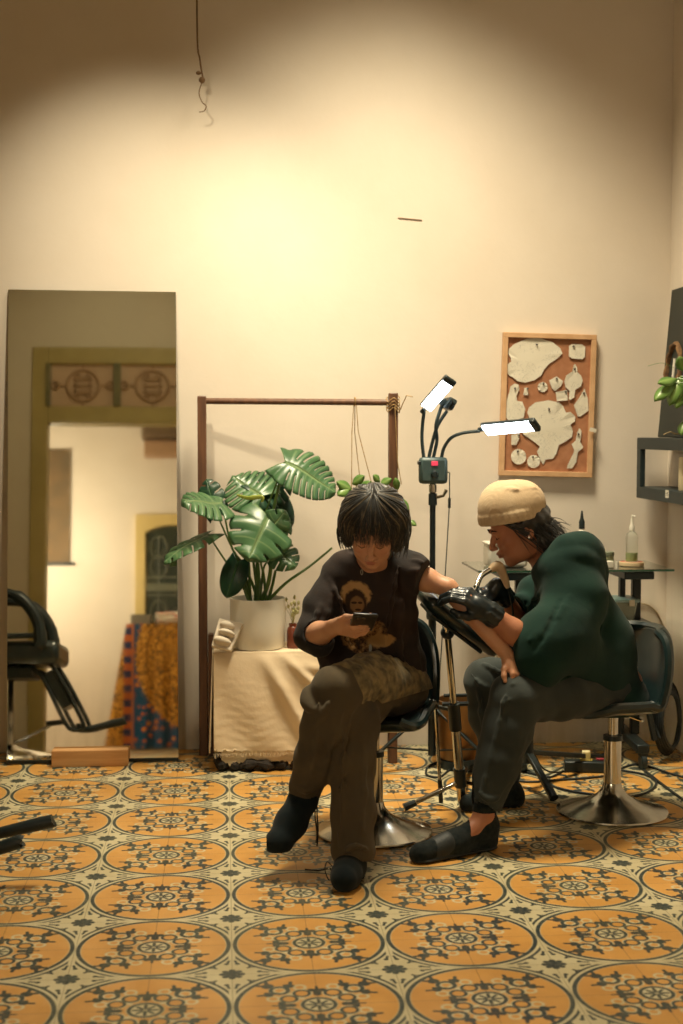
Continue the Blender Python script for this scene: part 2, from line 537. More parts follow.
MB().box((cx - .34, cyy, 1.16), (.09, .26, .16), Matrix.Rotation(-.22, 3, 'Y')).build('headrest', M_leather, bc, bevel=.03)
for s in (-1, 1):
    y = cyy + s * .27
    MB().tube(spline([(cx - .27, y, .80), (cx - .05, y, .825), (cx + .10, y, .80), (cx + .19, y, .70), (cx + .215, y, .585), (cx + .20, y, .55)], 6),
              [.022] * 12 + [.030] * 10 + [.034] * 9, 10, flat=1.3).build('armrest', M_blackplastic, bc)
    MB().bar((cx - .24, y, .60), (cx + .20, y, .605), .05, .025).build('arm_rail', M_blackplastic, bc, bevel=.006)
for s in (-1, 1):
    y = cyy + s * .15
    MB().tube(spline([(cx + .10, y, .470), (cx + .22, y, .478), (cx + .28, y, .43), (cx + .41, y, .185), (cx + .40, y, .150), (cx + .36, y, .145), (cx + .32, y, .19), (cx + .20, y, .42), (cx + .10, y, .455)], 6), .011, 8).build('leg_frame', M_blackmetal, bc)
MB().bar((cx + .39, cyy - .15, .165), (cx + .39, cyy + .15, .165), .02, .02).build('cross_tube', M_blackmetal, bc)
MB().box((cx + .285, cyy, .345), (.055, .30, .20), Matrix.Rotation(-.50, 3, 'Y')).build('calf_pad', M_leather, bc, bevel=.006)
for y, x1, z1 in ((4.17, -.510, .182), (3.98, -.572, .178)):
    fp = MB().tube(spline([(cx + .38, y, .140), (cx + .44, y, .148), (x1 - .01, y, z1), (x1, y, z1 + .001)], 4), [.010, .012, .014, .015, .017, .018, .019, .020, .020, .020, .020, .018, .012], 12)
    fp.build('footrest', M_blackplastic, bc)

# ------------------------------------------------------------------ things in the room behind (seen in the mirror)
def cloth_pattern():
    m, b, nt = new_mat('patterned_cloth', 0.8, 0, (0.5, 0.4, 0.2, 1), 0.2)
    p = nt.geo(); x, y, z = nt.sep(p)
    # big medallion centred right of the corner, seen as a quarter circle
    c = nt.comb(x, z)
    d = nt.vm('DISTANCE', c, (-0.08, 0.78, 0), out=1)
    ang = nt.math('ARCTAN2', z - 0.78, x + 0.08)
    scal = (ang * 46.0).sin().abs() * 0.018
    gold, blue, rust, pale = rgb(222, 162, 66), rgb(34, 78, 112), rgb(190, 100, 52), rgb(206, 180, 120)
    fleck = nt.noise(p, 42, 3.0)
    gcol = nt.ramp(fleck, [(0.40, gold), (0.52, rgb(172, 112, 36)), (0.60, rgb(90, 78, 50))])
    vor = nt.n.new('ShaderNodeTexVoronoi'); nt.put(vor, 'Vector', p); vor.inputs['Scale'].default_value = 15
    star = E_(nt, vor.outputs['Distance'])
    bcol = nt.mix(nt.step(star - 0.30, 0.03), blue, rust)
    bcol = nt.mix(nt.step(star - 0.14, 0.03), bcol, gold)
    col = nt.mix(nt.step(d - scal - 0.66, 0.006), bcol, gcol)
    rr = (d - 0.58).abs() - 0.006
    col = nt.mix(nt.step(rr, 0.003), col, rgb(120, 80, 36))
    rr = (d - 0.50).abs() - 0.004
    col = nt.mix(nt.step(rr, 0.003), col, rgb(120, 80, 36))
    # border along the side
    bx = x + 0.765
    col = nt.mix(nt.step(bx, 0.004), col, rgb(186, 110, 70))
    col = nt.mix(nt.step(bx + 0.02, 0.004), col, nt.mix(nt.step((z * 52.0).sin() * 0.02, 0.004), rgb(40, 56, 92), rust))
    col = nt.mix(nt.step(bx + 0.085, 0.004), col, gcol)
    nt.put(b, 'Base Color', col)
    return m
M_cloth = cloth_pattern()
ct = thing('covered_counter', (-.45, -.75, 0), 'counter under a gold and blue patterned cloth, reflected at the right of the mirror', 'table')
MB().box2((-.80, -1.05, 0), (-.02, -.62, 1.05)).build('counter_body', M_olive, ct, smooth=False)
TZ = 1.058
cm = MB(); nx, nz = 60, 26; vs = []; fs = []
for j in range(nz + 1):
    t = j / nz
    for i in range(nx + 1):
        s = i / nx
        x = -.83 + s * .85
        z = TZ * (1 - t) + .012 * t
        flare = max(0, .16 - s) * 1.1 * t
        vs.append((x - flare, -.60 + .02 * t + .012 * math.sin(s * 40) * t + .03 * t * max(0, .2 - s), z))
for j in range(nz):
    for i in range(nx):
        a = j * (nx + 1) + i; fs.append((a, a + 1, a + nx + 2, a + nx + 1))
cm.add(vs, fs)
vs = []; fs = []
for j in range(nz + 1):
    t = j / nz
    for i in range(13):
        s = i / 12
        vs.append((-.83 - .176 * t, -.60 - s * .46 + .02 * t, TZ * (1 - t) + .012 * t))
for j in range(nz):
    for i in range(12):
        a = j * 13 + i; fs.append((a, a + 13, a + 14, a + 1))
cm.add(vs, fs)
cm.box2((-.83, -1.06, TZ - .003), (.02, -.60, TZ))
cm.build('tablecloth', M_cloth, label='gold and blue patterned cloth hanging over the counter reflected in the mirror', cat='tablecloth')
MB().box2((-.80, -.86, TZ + .001), (-.63, -.70, TZ + .09)).build('small_box', mat('grey_card', rgb(118, 112, 96), rgb(108, 102, 88), 5, .7), smooth=False, bevel=.004,
    label='small grey box on the patterned counter reflected in the mirror', cat='box')
M_print = mat('printed_paper', rgb(236, 228, 210), rgb(208, 120, 90), 26, 0.6, lo=.52, hi=.6)
rr = random.Random(3)
pk = MB()
for k in range(9):
    pk.box((-.40 + rr.uniform(-.04, .04), -.80 + rr.uniform(-.03, .03), TZ + .008 + k * .012), (.30, .20, .010), Matrix.Rotation(rr.uniform(-.5, .5), 3, 'Z'))
pk.build('paper_stack', M_print, smooth=False, label='untidy pile of printed paper on the patterned counter in the mirror', cat='papers')
# arched door with dark glass on the far wall
aw = MB(); ax0, ax1, az1 = -.80, -.10, 2.10
M_cream = mat('cream_paint', rgb(214, 190, 126), rgb(204, 180, 116), 5, .5)
M_dkglass = mat('dark_leaded_glass', rgb(34, 46, 44), rgb(60, 66, 54), 9, .15)
aw.box2((ax0, YF - .02, 0), (ax0 + .09, YF + .05, az1)).box2((ax1 - .09, YF - .02, 0), (ax1, YF + .05, az1))
top = [(ax0 + .09, az1)] + [(ax0 + .09 + (ax1 - ax0 - .18) * t, az1 - .17 + .07 * math.sin(PI * t) ** .7) for t in np.linspace(0, 1, 15)] + [(ax1 - .09, az1)]
aw.prism([(x, z) for x, z in top], .07, Matrix(((1, 0, 0), (0, 0, -1), (0, 1, 0))), (0, YF + .05, 0))
d2 = aw.build('door_2', M_cream, smooth=False, bevel=.004, kind='structure')
MB().box2((ax0 + .09, YF + .002, .1), (ax1 - .09, YF + .02, az1 - .08)).build('glass_panel', M_dkglass, d2, smooth=False)
gr = MB()
gr.box2((ax0 + .09, YF + .02, 1.40), (ax1 - .09, YF + .035, 1.47))
for z in (1.52, 1.36): gr.box2((ax0 + .09, YF + .02, z), (ax1 - .09, YF + .03, z + .015))
for xo in (.12, .38):
    for z in (1.62, 1.80, 1.22, 1.08):
        for k in (0, 1):
            c = [Vector((ax0 + .09 + xo + .07 * math.cos(t), YF + .026, z + .10 * math.sin(t))) for t in np.linspace(0, 2 * PI, 16, endpoint=False)]
        gr.tube(c, .007, 5, closed=True)
    gr.tube([(ax0 + .09 + xo, YF + .026, .2), (ax0 + .09 + xo, YF + .026, 1.9)], .006, 5)
gr.build('scroll_grille', mat('grey_grille', rgb(110, 112, 92), rgb(96, 98, 80), 8, .5), d2)
# hanging scroll and wall unit, both only seen in the mirror
sc = thing('hanging_scroll', (-1.50, YF + .03, 1.62), 'brown hanging scroll reflected at the left of the mirror, behind the armchair', 'scroll')
MB().box2((-1.78, YF + .01, 1.66), (-1.37, YF + .016, 2.70)).build('scroll_cloth', mat('scroll_cloth', rgb(124, 100, 70), rgb(98, 84, 62), 4, .8, stretch=(1, 1, 1.5)), sc, smooth=False)
MB().tube([(-1.80, YF + .02, 1.655), (-1.33, YF + .02, 1.655)], .014, 10).build('lower_rod', M_blackplastic, sc)
wu = thing('wall_unit', (-.45, YF + .1, 2.6), 'brown box unit high on the far wall, reflected at the right of the mirror', 'wall unit')
MB().box2((-.74, YF, 2.78), (.10, YF + .2, 2.95)).build('casing', mat('unit_brown', rgb(120, 98, 72), rgb(108, 88, 64), 5, .6), wu, smooth=False, bevel=.01)
MB().box2((-.72, YF, 2.62), (.08, YF + .15, 2.76)).build('lower_panel', mat('unit_tan', rgb(176, 140, 108), rgb(166, 132, 100), 5, .6), wu, smooth=False, bevel=.01)
# ------------------------------------------------------------------ wooden clothes rack
RK = at(203, 752, 5.80); RKr = at(392, 760, 5.60)
rk = thing('clothes_rack', (0.28, 5.7, 0), 'tall dark wooden clothes rack around the monstera plant and cloth covered table', 'rack')
lx, ly = at(203.5, 700, 5.80).x, 5.80
rx, ry = at(392.5, 700, 5.60).x, 5.60
zl, zr = at(203, 396, 5.80).z, at(392, 393, 5.60).z
MB().box2((lx - .018, ly - .02, 0), (lx + .018, ly + .02, zl)).build('post', M_rack, rk, bevel=.004)
MB().box2((rx - .018, ry - .02, 0), (rx + .018, ry + .02, zr)).build('post', M_rack, rk, bevel=.004)
MB().tube([at(203, 401, 5.80), at(392, 402.5, 5.60)], .0125, 12).build('crossbar', M_rack, rk)
MB().box2((lx + .020, ly - .03, 0), (lx + .042, ly + .03, .50)).build('side_brace', M_rack, rk, bevel=.003)
M_jute = mat('jute_twine', rgb(178, 146, 96), rgb(140, 110, 70), 40, 0.9, bump=.3)
tw = MB()
c0 = Vector((rx, ry, zr - .02))
wrap = [c0 + Vector((.026 * math.cos(t), .028 * math.sin(t), -.002 * t + .01 * math.sin(3 * t))) for t in np.linspace(0, 8 * PI, 60)]
tw.tube(wrap + [c0 + Vector((.05, -.03, .01)), c0 + Vector((.075, -.03, .004))], .0022, 5)
tw.build('twine_knot', M_jute, label='twine wrapped around the right post of the wooden rack', cat='twine')
tw = MB().tube([c0 + Vector((.004, -.028, -.03)), c0 + Vector((.014, -.03, -.25)), c0 + Vector((.03, -.03, -.34))], .002, 5)
tw.build('loose_twine', M_jute, label='loose strand of twine hanging down the right rack post', cat='twine')

# ------------------------------------------------------------------ low table with cream cloth
M_linen = mat('cream_linen', rgb(226, 206, 174), rgb(216, 194, 160), 7, 0.9, bump=0.35, bscale=70, sheen=.2, bdist=.002)
TX0, TX1, TY0, TY1, TH = -.045, .585, 5.51, 5.79, .462
tb = thing('low_table', (.27, 5.65, 0), 'low dark wooden table hidden under the cream linen cloth', 'table')
MB().box2((TX0 + .01, TY0 + .02, TH - .03), (TX1 - .01, TY1 - .01, TH - .004)).build('tabletop', M_rack, tb, bevel=.003)
for x in (TX0 + .04, TX1 - .04):
    for y in (TY0 + .05, TY1 - .04):
        MB().box2((x - .02, y - .02, 0), (x + .02, y + .02, TH - .03)).build('leg', M_rack, tb, bevel=.003)
def drape(z0, z1, off, seed, x0=TX0, x1=TX1, top=True):
    r = random.Random(seed); nx, nz = 150, 40
    V, F = [], []
    # front apron
    for j in range(nz + 1):
        t = j / nz
        for i in range(nx + 1):
            s = i / nx
            x = x0 + (x1 - x0) * s
            # folds radiate down and right from the left part of the top
            w1 = math.sin(2 * PI * (s * 2.6 - t * .9) + .6) * .010 * t ** .6
            w2 = math.exp(-((s - .30 - .34 * t) / .045) ** 2) * .022 * min(1, t * 3)
            w3 = math.exp(-((s - .42 - .62 * t) / .035) ** 2) * .016 * min(1, t * 4)
            w4 = math.exp(-((t - .12 - .30 * (s - .5)) / .05) ** 2) * .010 * (s > .45) * min(1, (s - .45) * 6)
            w5 = (math.sin(t * 71 + 2 * math.sin(s * 19)) * math.sin(s * 23 + t * 9)) * .0012 * t
            y = TY0 - off - .004 - .012 * t - w1 * .6 - w2 - w3 - w4 - w5
            jag = (.006 * math.sin(s * 97 + seed) + .004 * math.sin(s * 211) + .010 * math.sin(s * 11 + seed)) * (t == 1)
            z = z0 + (z1 - z0) * t + jag
            rnd = math.exp(-t * 16)
            V.append((x, y + rnd * .012, z))
    for j in range(nz):
        for i in range(nx):
            a = j * (nx + 1) + i; F.append((a, a + nx + 1, a + nx + 2, a + 1))
    k = len(V)
    if top:
        ny = 10
        for j in range(ny + 1):
            for i in range(nx + 1):
                x = x0 + (x1 - x0) * i / nx
                V.append((x, TY0 - off + .008 + (TY1 - TY0 - .01) * j / ny, z0 + .002 + .0015 * math.sin(x * 50 + j)))
        for j in range(ny):
            for i in range(nx):
                a = k + j * (nx + 1) + i; F.append((a, a + 1, a + nx + 2, a + nx + 1))
        for i in range(nx):
            F.append((i, i + 1, k + i + 1, k + i))
        # left side apron
        k = len(V)
        for j in range(nz + 1):
            t = j / nz
            for i in range(13):
                s = i / 12
                V.append((x0 - .003 - .012 * t - .004 * math.sin(s * 9) * t, TY0 - off - .004 - .012 * t + (TY1 - TY0) * s, z0 + (z1 - z0) * t))
        for j in range(nz):
            for i in range(12):
                a = k + j * 13 + i; F.append((a, a + 1, a + 14, a + 13))
    mbb = MB(); mbb.add(V, F)
    return mbb
TC = thing('tablecloth', (.27, 5.5, 0), 'cream linen cloth with a frayed hem draped over the low table', 'tablecloth')
drape(TH + .002, .075, .002, 1).build('cloth', M_linen, TC, solid=.0025, sharp=None)
u = drape(.14, .035, -.012, 5, TX0 + .03, TX1, top=False).build('under_layer', M_linen, TC, solid=.002, sharp=None)
fr = MB(); rr = random.Random(5)
for i in range(150):
    x = TX0 + (TX1 - TX0) * i / 150 + rr.uniform(-.002, .002)
    y = TY0 - .028
    fr.tube([(x, y, .076), (x + rr.uniform(-.004, .004), y - .002, .076 - rr.uniform(.006, .02))], .0008, 4)
f = fr.build('frayed_fringe', M_linen, TC); f['kind'] = 'stuff'
# dark strip bunched on the floor under the cloth
rg = MB()
pts = []
for i in range(40):
    s = i / 39; pts.append((TX0 + .01 + s * .62, TY0 + .02 + .01 * math.sin(s * 17), .022 + .006 * math.sin(s * 31)))
rg.tube(pts, [.020 + .006 * math.sin(i * 1.7) for i in range(40)], 10, flat=2.2)
rg.build('dark_strip', mat('dark_bumpy', rgb(44, 36, 28), rgb(30, 26, 22), 60, .95, bump=.8, bscale=200), label='dark strip bunched on the floor under the linen cloth', cat='rug')

# ------------------------------------------------------------------ white pot, plaster cast, jar
PX, PY = at(258, 640, 5.62).x, 5.63
PR = .110
pot_z = TH + .0075; pot_t = at(258, 598, 5.62).z
M_pot = mat('white_glazed_pot', rgb(240, 237, 226), rgb(232, 228, 214), 4, 0.35, bump=.04)
mon = thing('monstera_plant', (PX, PY, pot_z), 'tall monstera plant with split green leaves in a white cylindrical pot', 'plant')
H = pot_t - pot_z
MB().lathe((PX, PY, pot_z), [(0, 0), (PR * .93, 0), (PR * .96, .006), (PR, H * .5), (PR * 1.01, H - .006), (PR, H), (PR * .95, H), (PR * .94, H - .01), (PR * .94, H - .03), (0, H - .03)], 56, cap=False).build('pot', M_pot, mon)
MB().lathe((PX, PY, pot_z), [(PR * .935, H - .035), (PR * .5, H - .022), (0, H - .025)], 30, cap=False).build('soil', mat('potting_soil', rgb(52, 40, 28), rgb(34, 26, 18), 60, 1, bump=.9, bscale=120), mon)

def leaf_mat(name, a, b, vein):
    m, bs, nt = new_mat(name, 0.32, 0, a, 0.5)
    p = nt.coord('Object')
    c = nt.ramp(nt.noise(p, 9, 3), [(.35, a), (.65, b)])
    at_ = nt.n.new('ShaderNodeAttribute'); at_.attribute_name = 'vein'
    c = nt.mix(E_(nt, at_.outputs['Fac']), c, vein)
    nt.put(bs, 'Base Color', c)
    bs.inputs['Subsurface Weight'].default_value = 0.0
    bs.inputs['Transmission Weight'].default_value = 0.0
    # thin leaf: some light passes through
    tr = nt.n.new('ShaderNodeBsdfTranslucent'); nt.put(tr, 'Color', c)
    mx = nt.n.new('ShaderNodeMixShader'); mx.inputs[0].default_value = 0.25
    out = nt.n['Material Output']
    nt.l.new(bs.outputs[0], mx.inputs[1]); nt.l.new(tr.outputs[0], mx.inputs[2]); nt.l.new(mx.outputs[0], out.inputs[0])
    nt.put(bs, 'Normal', nt.bump(nt.noise(p, 40, 2), .15, .001))
    return m
M_leaf = leaf_mat('monstera_leaf_green', rgb(62, 100, 64), rgb(84, 122, 80), rgb(132, 156, 108))
M_leafd = leaf_mat('monstera_leaf_dark', rgb(26, 60, 44), rgb(36, 74, 50), rgb(70, 108, 70))
M_leafy = leaf_mat('new_leaf_yellow', rgb(150, 168, 70), rgb(170, 180, 84), rgb(190, 196, 120))
M_stem = mat('plant_stem', rgb(92, 122, 60), rgb(72, 104, 52), 8, .4)

def monstera_leaf(base, tip, face, width, mt, parent, splits=6, droop=.12, cup=.10, name='leaf', seed=0, gap=.30):
    """base: petiole joint, tip: drip tip, face: direction the upper side faces"""
    r = random.Random(seed)
    base, tip = Vector(base), Vector(tip)
    t = (tip - base); L = t.length; t = t.normalized()
    n = Vector(face); n = (n - t * n.dot(t)).normalized()
    s = t.cross(n)
    NU, NV = 66, 9
    V, F, VC = [], [], []
    def prof(u):
        if u < .22: w = .62 + .38 * math.sin(PI / 2 * u / .22)
        else: w = max(0.0, math.cos(PI / 2 * ((u - .22) / .78))) ** .72
        return w
    for side in (-1, 1):
        k = len(V)
        ph = r.uniform(0, .6)
        for i in range(NU + 1):
            u = i / NU
            cellp = u * splits * 1.15 + ph
            fr_ = cellp - math.floor(cellp)
            for j in range(NV + 1):
                v = j / NV
                # lobes: margin dips at each slit
                lobe = 1 - .10 * (1 - math.sin(PI * min(1, max(0, fr_)))) ** 2 * (v > .5)
                w = width * .5 * prof(u) * v * lobe
                back = -.24 * L * max(0, 1 - u / .24) ** 1.5 * v          # heart shaped lobes behind the joint
                fwd = .16 * L * v * v * u * (1 - u) * 3
                p = base + t * (u * L + back + fwd) + s * side * w
                h = -cup * width * v * v + .03 * width * math.sin(PI * fr_) * v - droop * L * (u * u)
                p += n * (h + .018 * width * math.sin(7 * u + seed))
                V.append(p)
                VC.append(1.0 if j == 0 else (.45 if (abs(fr_ - .5) < .06 and v < .8) else 0.0))
        for i in range(NU):
            u = (i + .5) / NU
            cellp = u * splits * 1.15 + ph
            fr_ = cellp - math.floor(cellp)
            slit = splits > 0 and (fr_ < .10 or fr_ > 1 - .06) and .12 < u < .93
            for j in range(NV):
                v = (j + .5) / NV
                if slit and v > gap: continue
                a = k + i * (NV + 1) + j
                q = (a, a + 1, a + NV + 2, a + NV + 1)
                F.append(q if side > 0 else q[::-1])
    V = [tuple(p) for p in V]
    o = link_mesh(name, np.array(V), F, mt, parent, True, solid=.0012, sharp=None)
    at_ = o.data.attributes.new('vein', 'FLOAT', 'POINT')
    at_.data.foreach_set('value', VC)
    return o
def petiole(pts, r0=.006, r1=.0035, parent=mon, name='petiole', m=M_stem):
    P = spline(pts, 8)
    return MB().tube(P, list(np.linspace(r0, r1, len(P))), 8).build(name, m, parent)
S0 = Vector((PX, PY, pot_t - .02))
def A(px, py, Y): return at(px, py, Y)
# (joint px, tip px, depth joint, depth tip, face, width, material, splits)
LEAVES = [
    ((285, 462), (337, 485), 5.56, 5.50, (.15, -.75, .6), .20, M_leaf, 8, .22, .30),
    ((262, 497), (232, 474), 5.60, 5.66, (-.1, -.7, .7), .21, M_leaf, 6, .1, .30),
    ((250, 492), (292, 482), 5.62, 5.66, (0, -.8, .6), .17, M_leafd, 5, .1, .30),
    ((222, 503), (184, 500), 5.56, 5.48, (-.1, -.55, .8), .19, M_leaf, 5, .05, .30),
    ((208, 534), (162, 556), 5.56, 5.46, (-.2, -.3, .9), .12, M_leaf, 4, .12, .35),
    ((255, 510), (294, 522), 5.68, 5.66, (0, -.9, .3), .20, M_leafd, 0, .0, .5),  # rear leaf in shade, its shade put in by the darker green
    ((268, 516), (250, 556), 5.54, 5.42, (.15, -.85, .50), .23, M_leaf, 3, .10, .62),
    ((238, 562), (226, 597), 5.56, 5.52, (-.2, -.95, .1), .10, M_leafd, 0, .05, .5),
    ((276, 549), (296, 566), 5.58, 5.54, (.2, -.8, .5), .13, M_leaf, 3, .08, .4),
    ((216, 512), (206, 478), 5.60, 5.66, (-.2, -.9, .3), .10, M_leafd, 3, .05, .35),
    ((262, 540), (284, 512), 5.55, 5.50, (.2, -.8, .5), .13, M_leaf, 3, .08, .4),
]
for i, (j, tp, y0, y1, fc, w, mt, sp, dr, gp) in enumerate(LEAVES):
    b0 = A(*j, y0); t0 = A(*tp, y1)
    lf = monstera_leaf(b0, t0, fc, w * 1.12, mt, mon, sp, dr, .10, seed=i, gap=gp)
    st = S0 + Vector((random.uniform(-.035, .035), random.uniform(-.03, .03), 0))
    mid = st.lerp(b0, .5) + Vector((0, 0, .04)) + (b0 - st).cross(Vector((0, 1, 0))) * .05
    petiole([st, st.lerp(mid, .5) + Vector((0, 0, .03)), mid, b0], .0065, .003)
# curled new leaf and the long petiole reaching right
P = spline([A(237, 495, 5.56), A(248, 498, 5.52), A(262, 497, 5.50), A(262, 502, 5.50)], 6)
MB().tube(P, list(np.linspace(.004, .009, len(P) // 2)) + list(np.linspace(.009, .004, len(P) - len(P) // 2)), 8, flat=.5).build('new_leaf', M_leafy, mon)
petiole([S0 + Vector((.03, -.02, 0)), A(286, 583, 5.58), A(310, 566, 5.60), A(332, 548, 5.62)], .007, .004)
petiole([S0 + Vector((.01, -.02, 0)), A(270, 575, 5.56), A(272, 520, 5.56), A(285, 462, 5.56)], .010, .005)
# aerial stubs
for dx in (-.03, .0, .035):
    petiole([S0 + Vector((dx, -.03, 0)), S0 + Vector((dx * 1.6, -.035, .07)), S0 + Vector((dx * 2.0, -.02, .13))], .008, .005, name='stem')

# plaster torso cast leaning against the pot
M_plaster = mat('white_plaster', rgb(220, 208, 190), rgb(208, 196, 176), 10, .8, bump=.2)
pc = thing('plaster_cast', A(225, 651, 5.50), 'small white plaster relief cast leaning against the white pot', 'sculpture')
P4 = [A(211, 646, 5.50), A(231, 651, 5.48), A(243, 623, 5.53), A(219, 618, 5.53)]
nn = (P4[1] - P4[0]).cross(P4[2] - P4[0]).normalized()
if nn.y > 0: nn = -nn
mbp = MB(); q = [p - nn * .02 for p in P4]
for p in P4 + q: p.z = max(p.z, TH + .007)
mbp.add(P4 + q, [(0, 1, 2, 3), (7, 6, 5, 4), (0, 4, 5, 1), (1, 5, 6, 2), (2, 6, 7, 3), (3, 7, 4, 0)])
mbp.build('backing_slab', M_plaster, pc, bevel=.004)
rl = MB()
fx = (P4[1] - P4[0]).normalized(); fy = (P4[3] - P4[0]).normalized()
Mr = Matrix((fx, fy, nn)).transposed()
cc = (P4[0] + P4[1] + P4[2] + P4[3]) / 4
for ox, oy, a, bb, c in ((-.004, .034, .030, .016, .020), (.002, .004, .034, .015, .026), (-.006, -.030, .036, .018, .022)):
    rl.ball(cc + fx * ox + fy * oy + nn * .004, (a, bb, c), 18, 12, Mr)
rl.build('relief', M_plaster, pc)
# small brown jar with pale sprig right of the pot
jc = A(293, 650, 5.60); jc.z = TH + .006
jr = thing('sprig_jar', jc, 'small reddish brown jar with pale sprigs right of the white pot', 'jar')
MB().lathe(jc, [(0, 0), (.022, 0), (.024, .005), (.024, .07), (.020, .082), (.016, .086), (.016, .098), (.013, .098), (.013, .085), (0, .08)], 24, cap=False).build('jar', mat('red_brown_glaze', rgb(128, 62, 38), rgb(104, 48, 30), 8, .3), jr)
sg = MB(); rr = random.Random(8)
for k in range(16):
    a = rr.uniform(0, 2 * PI); tip = jc + Vector((.04 * math.cos(a) * rr.random(), .03 * math.sin(a), rr.uniform(.13, .20)))
    sg.tube([jc + Vector((0, 0, .09)), (jc + tip) / 2 + Vector((0, 0, .06)), tip], .0008, 4)
    sg.ball(tip, (.006, .004, .009), 6, 4)
sg.build('sprigs', mat('dried_sprig', rgb(196, 188, 140), rgb(160, 160, 110), 20, .8), jr)

# ------------------------------------------------------------------ hanging pothos behind her head
hp = thing('hanging_pothos', at(362, 500, 5.2) + Vector((0, .48, -.12)), 'small trailing pothos hung by jute cords from the rack, behind the seated woman', 'plant')
hx = at(355, 402, 5.63)
pb = at(364, 505, 5.62)
MB().lathe(pb + Vector((0, 0, -.10)), [(0, 0), (.04, 0), (.055, .09), (.057, .10), (.05, .10), (.045, .09), (0, .088)], 28, cap=False).build('pot', mat('grey_pot', rgb(150, 146, 130), rgb(140, 134, 120), 6, .6), hp)
for dx, dy in ((-.052, -.02), (.05, -.03), (0, .055)):
    MB().tube([hx + Vector((dx * .10, dy * .1, -.012)), hx + Vector((dx * .25, dy * .25, -.12)), pb + Vector((dx, dy, 0)), pb + Vector((dx * .7, dy * .7, -.10))], .0018, 5).build('cord', M_jute, hp)
hk = [hx + Vector((0, .016 * math.cos(t), .002 + .016 * math.sin(t))) for t in np.linspace(0, 2 * PI, 12)]
MB().tube(hk, .003, 5).build('cord_loop', M_jute, hp)
M_poth = leaf_mat('pothos_leaf', rgb(82, 122, 56), rgb(110, 148, 72), rgb(140, 170, 96))
def small_leaf(base, d, face, L, w, mt, parent):
    t = Vector(d).normalized(); n = Vector(face); n = (n - t * n.dot(t)).normalized(); s = t.cross(n)
    V, F = [], []
    for i in range(9):
        u = i / 8; ww = w * .5 * (math.sin(PI * min(1, u * .95 + .05)) ** .75)
        for j in (-1, -.5, 0, .5, 1):
            V.append(tuple(Vector(base) + t * L * u + s * ww * j + n * (-.12 * L * u * u - .18 * w * abs(j)) ))
    for i in range(8):
        for j in range(4): a = i * 5 + j; F.append((a, a + 1, a + 6, a + 5))
    o = link_mesh('leaf', np.array(V), F, mt, parent, True, solid=.0008, sharp=None)
    a_ = o.data.attributes.new('vein', 'FLOAT', 'POINT'); a_.data.foreach_set('value', [1.0 if i % 5 == 2 else 0.0 for i in range(45)])
    return o
for (px, py), (qx, qy), L, w in [((352, 490), (338, 481), .07, .045), ((350, 488), (342, 492), .06, .045), ((352, 484), (360, 478), .06, .04), ((360, 492), (369, 482), .06, .045),
                           ((380, 482), (373, 473), .04, .03), ((380, 484), (392, 478), .05, .035), ((400, 498), (408, 508), .06, .03), ((352, 496), (344, 503), .05, .03),
                           ((408, 520), (417, 525), .04, .025), ((345, 527), (338, 529), .04, .025), ((398, 490), (396, 478), .05, .03)]:
    b0 = at(px, py, 5.56); t0 = at(qx, qy, 5.54)
    small_leaf(b0, t0 - b0, (0, -.9, .4), L, w, M_poth, hp)
    c_ = pb + Vector((0, 0, -.01))
    MB().tube(spline([c_, (c_ + b0) / 2 + Vector((0, -.01, .03)), b0], 5), .0015, 5).build('vine', M_stem, hp)

# ------------------------------------------------------------------ wire hanging at the top, nail mark
hw = thing('hanging_wire', at(200, 70, 5.80), 'thin loose wire with a hooked end hanging high above the mirror', 'wire')
M_wire = mat('old_wire', rgb(120, 88, 50), rgb(100, 72, 40), 20, .6)
top = at(198, 0, 5.80); top.z = ZC
MB().tube(spline([top, at(197, 20, 5.8), at(200, 60, 5.80), at(203, 78, 5.80)], 6), .0035, 6).build('wire', M_wire, hw)
kb = MB(); kb.ball(at(202, 80, 5.80), .013, 10, 8); kb.ball(at(198.5, 73, 5.80), (.011, .009, .008), 10, 8); kb.build('knot', M_wire, hw)
MB().tube(spline([at(202, 82, 5.80), at(199, 93, 5.8), at(202, 102, 5.8), at(206, 106, 5.80), at(204, 111, 5.80), at(199, 112, 5.80)], 5), .0022, 5).build('wire_end', M_wire, hw)
MB().box(at(410, 219, YW - .002), (.10, .002, .003), Matrix.Rotation(.08, 3, 'Y')).build('hairline_crack', M_wire, smooth=False, label='short thin scratch in the plaster high on the back wall', cat='scratch')
# ------------------------------------------------------------------ cork board with paper stencils
M_cork = mat('cork', rgb(176, 124, 90), rgb(158, 106, 74), 30, .95, bump=.4, bscale=300, bdist=.001, lo=.3, hi=.7)
M_frame = mat('beech_frame', rgb(214, 174, 132), rgb(202, 160, 118), 3, 0.5, stretch=(6, 8, 6), bump=0.1)
M_paper = mat('stencil_paper', rgb(222, 216, 198), rgb(206, 200, 184), 18, .8)
def paper_drawn():
    m, b, nt = new_mat('drawn_tracing_paper', .8, 0, rgb(220, 214, 196), .3)
    p = nt.coord('Object')
    n = nt.noise(p, 34.0, 3.0, .5, .6)
    ln = (nt.math('FRACT', n * 7.0) - .5).abs() - .055
    n2 = nt.noise(p, 12.0, 2.0)
    f = nt.step(ln, .03) * nt.step(.50 - n2, .04) * .42
    nt.put(b, 'Base Color', nt.mix(f, rgb(222, 216, 198), rgb(110, 112, 110)))
    return m
M_drawn = paper_drawn()
YBd = YW - .004
bTL, bTR, bBR, bBL = [at(*p, YBd - .02) for p in ((503, 332), (596.5, 334.5), (592.5, 478), (498, 475.5))]
ex = (bTR - bTL + bBR - bBL).normalized(); ez = (bTL - bBL + bTR - bBR).normalized(); ez = (ez - ex * ez.dot(ex)).normalized()
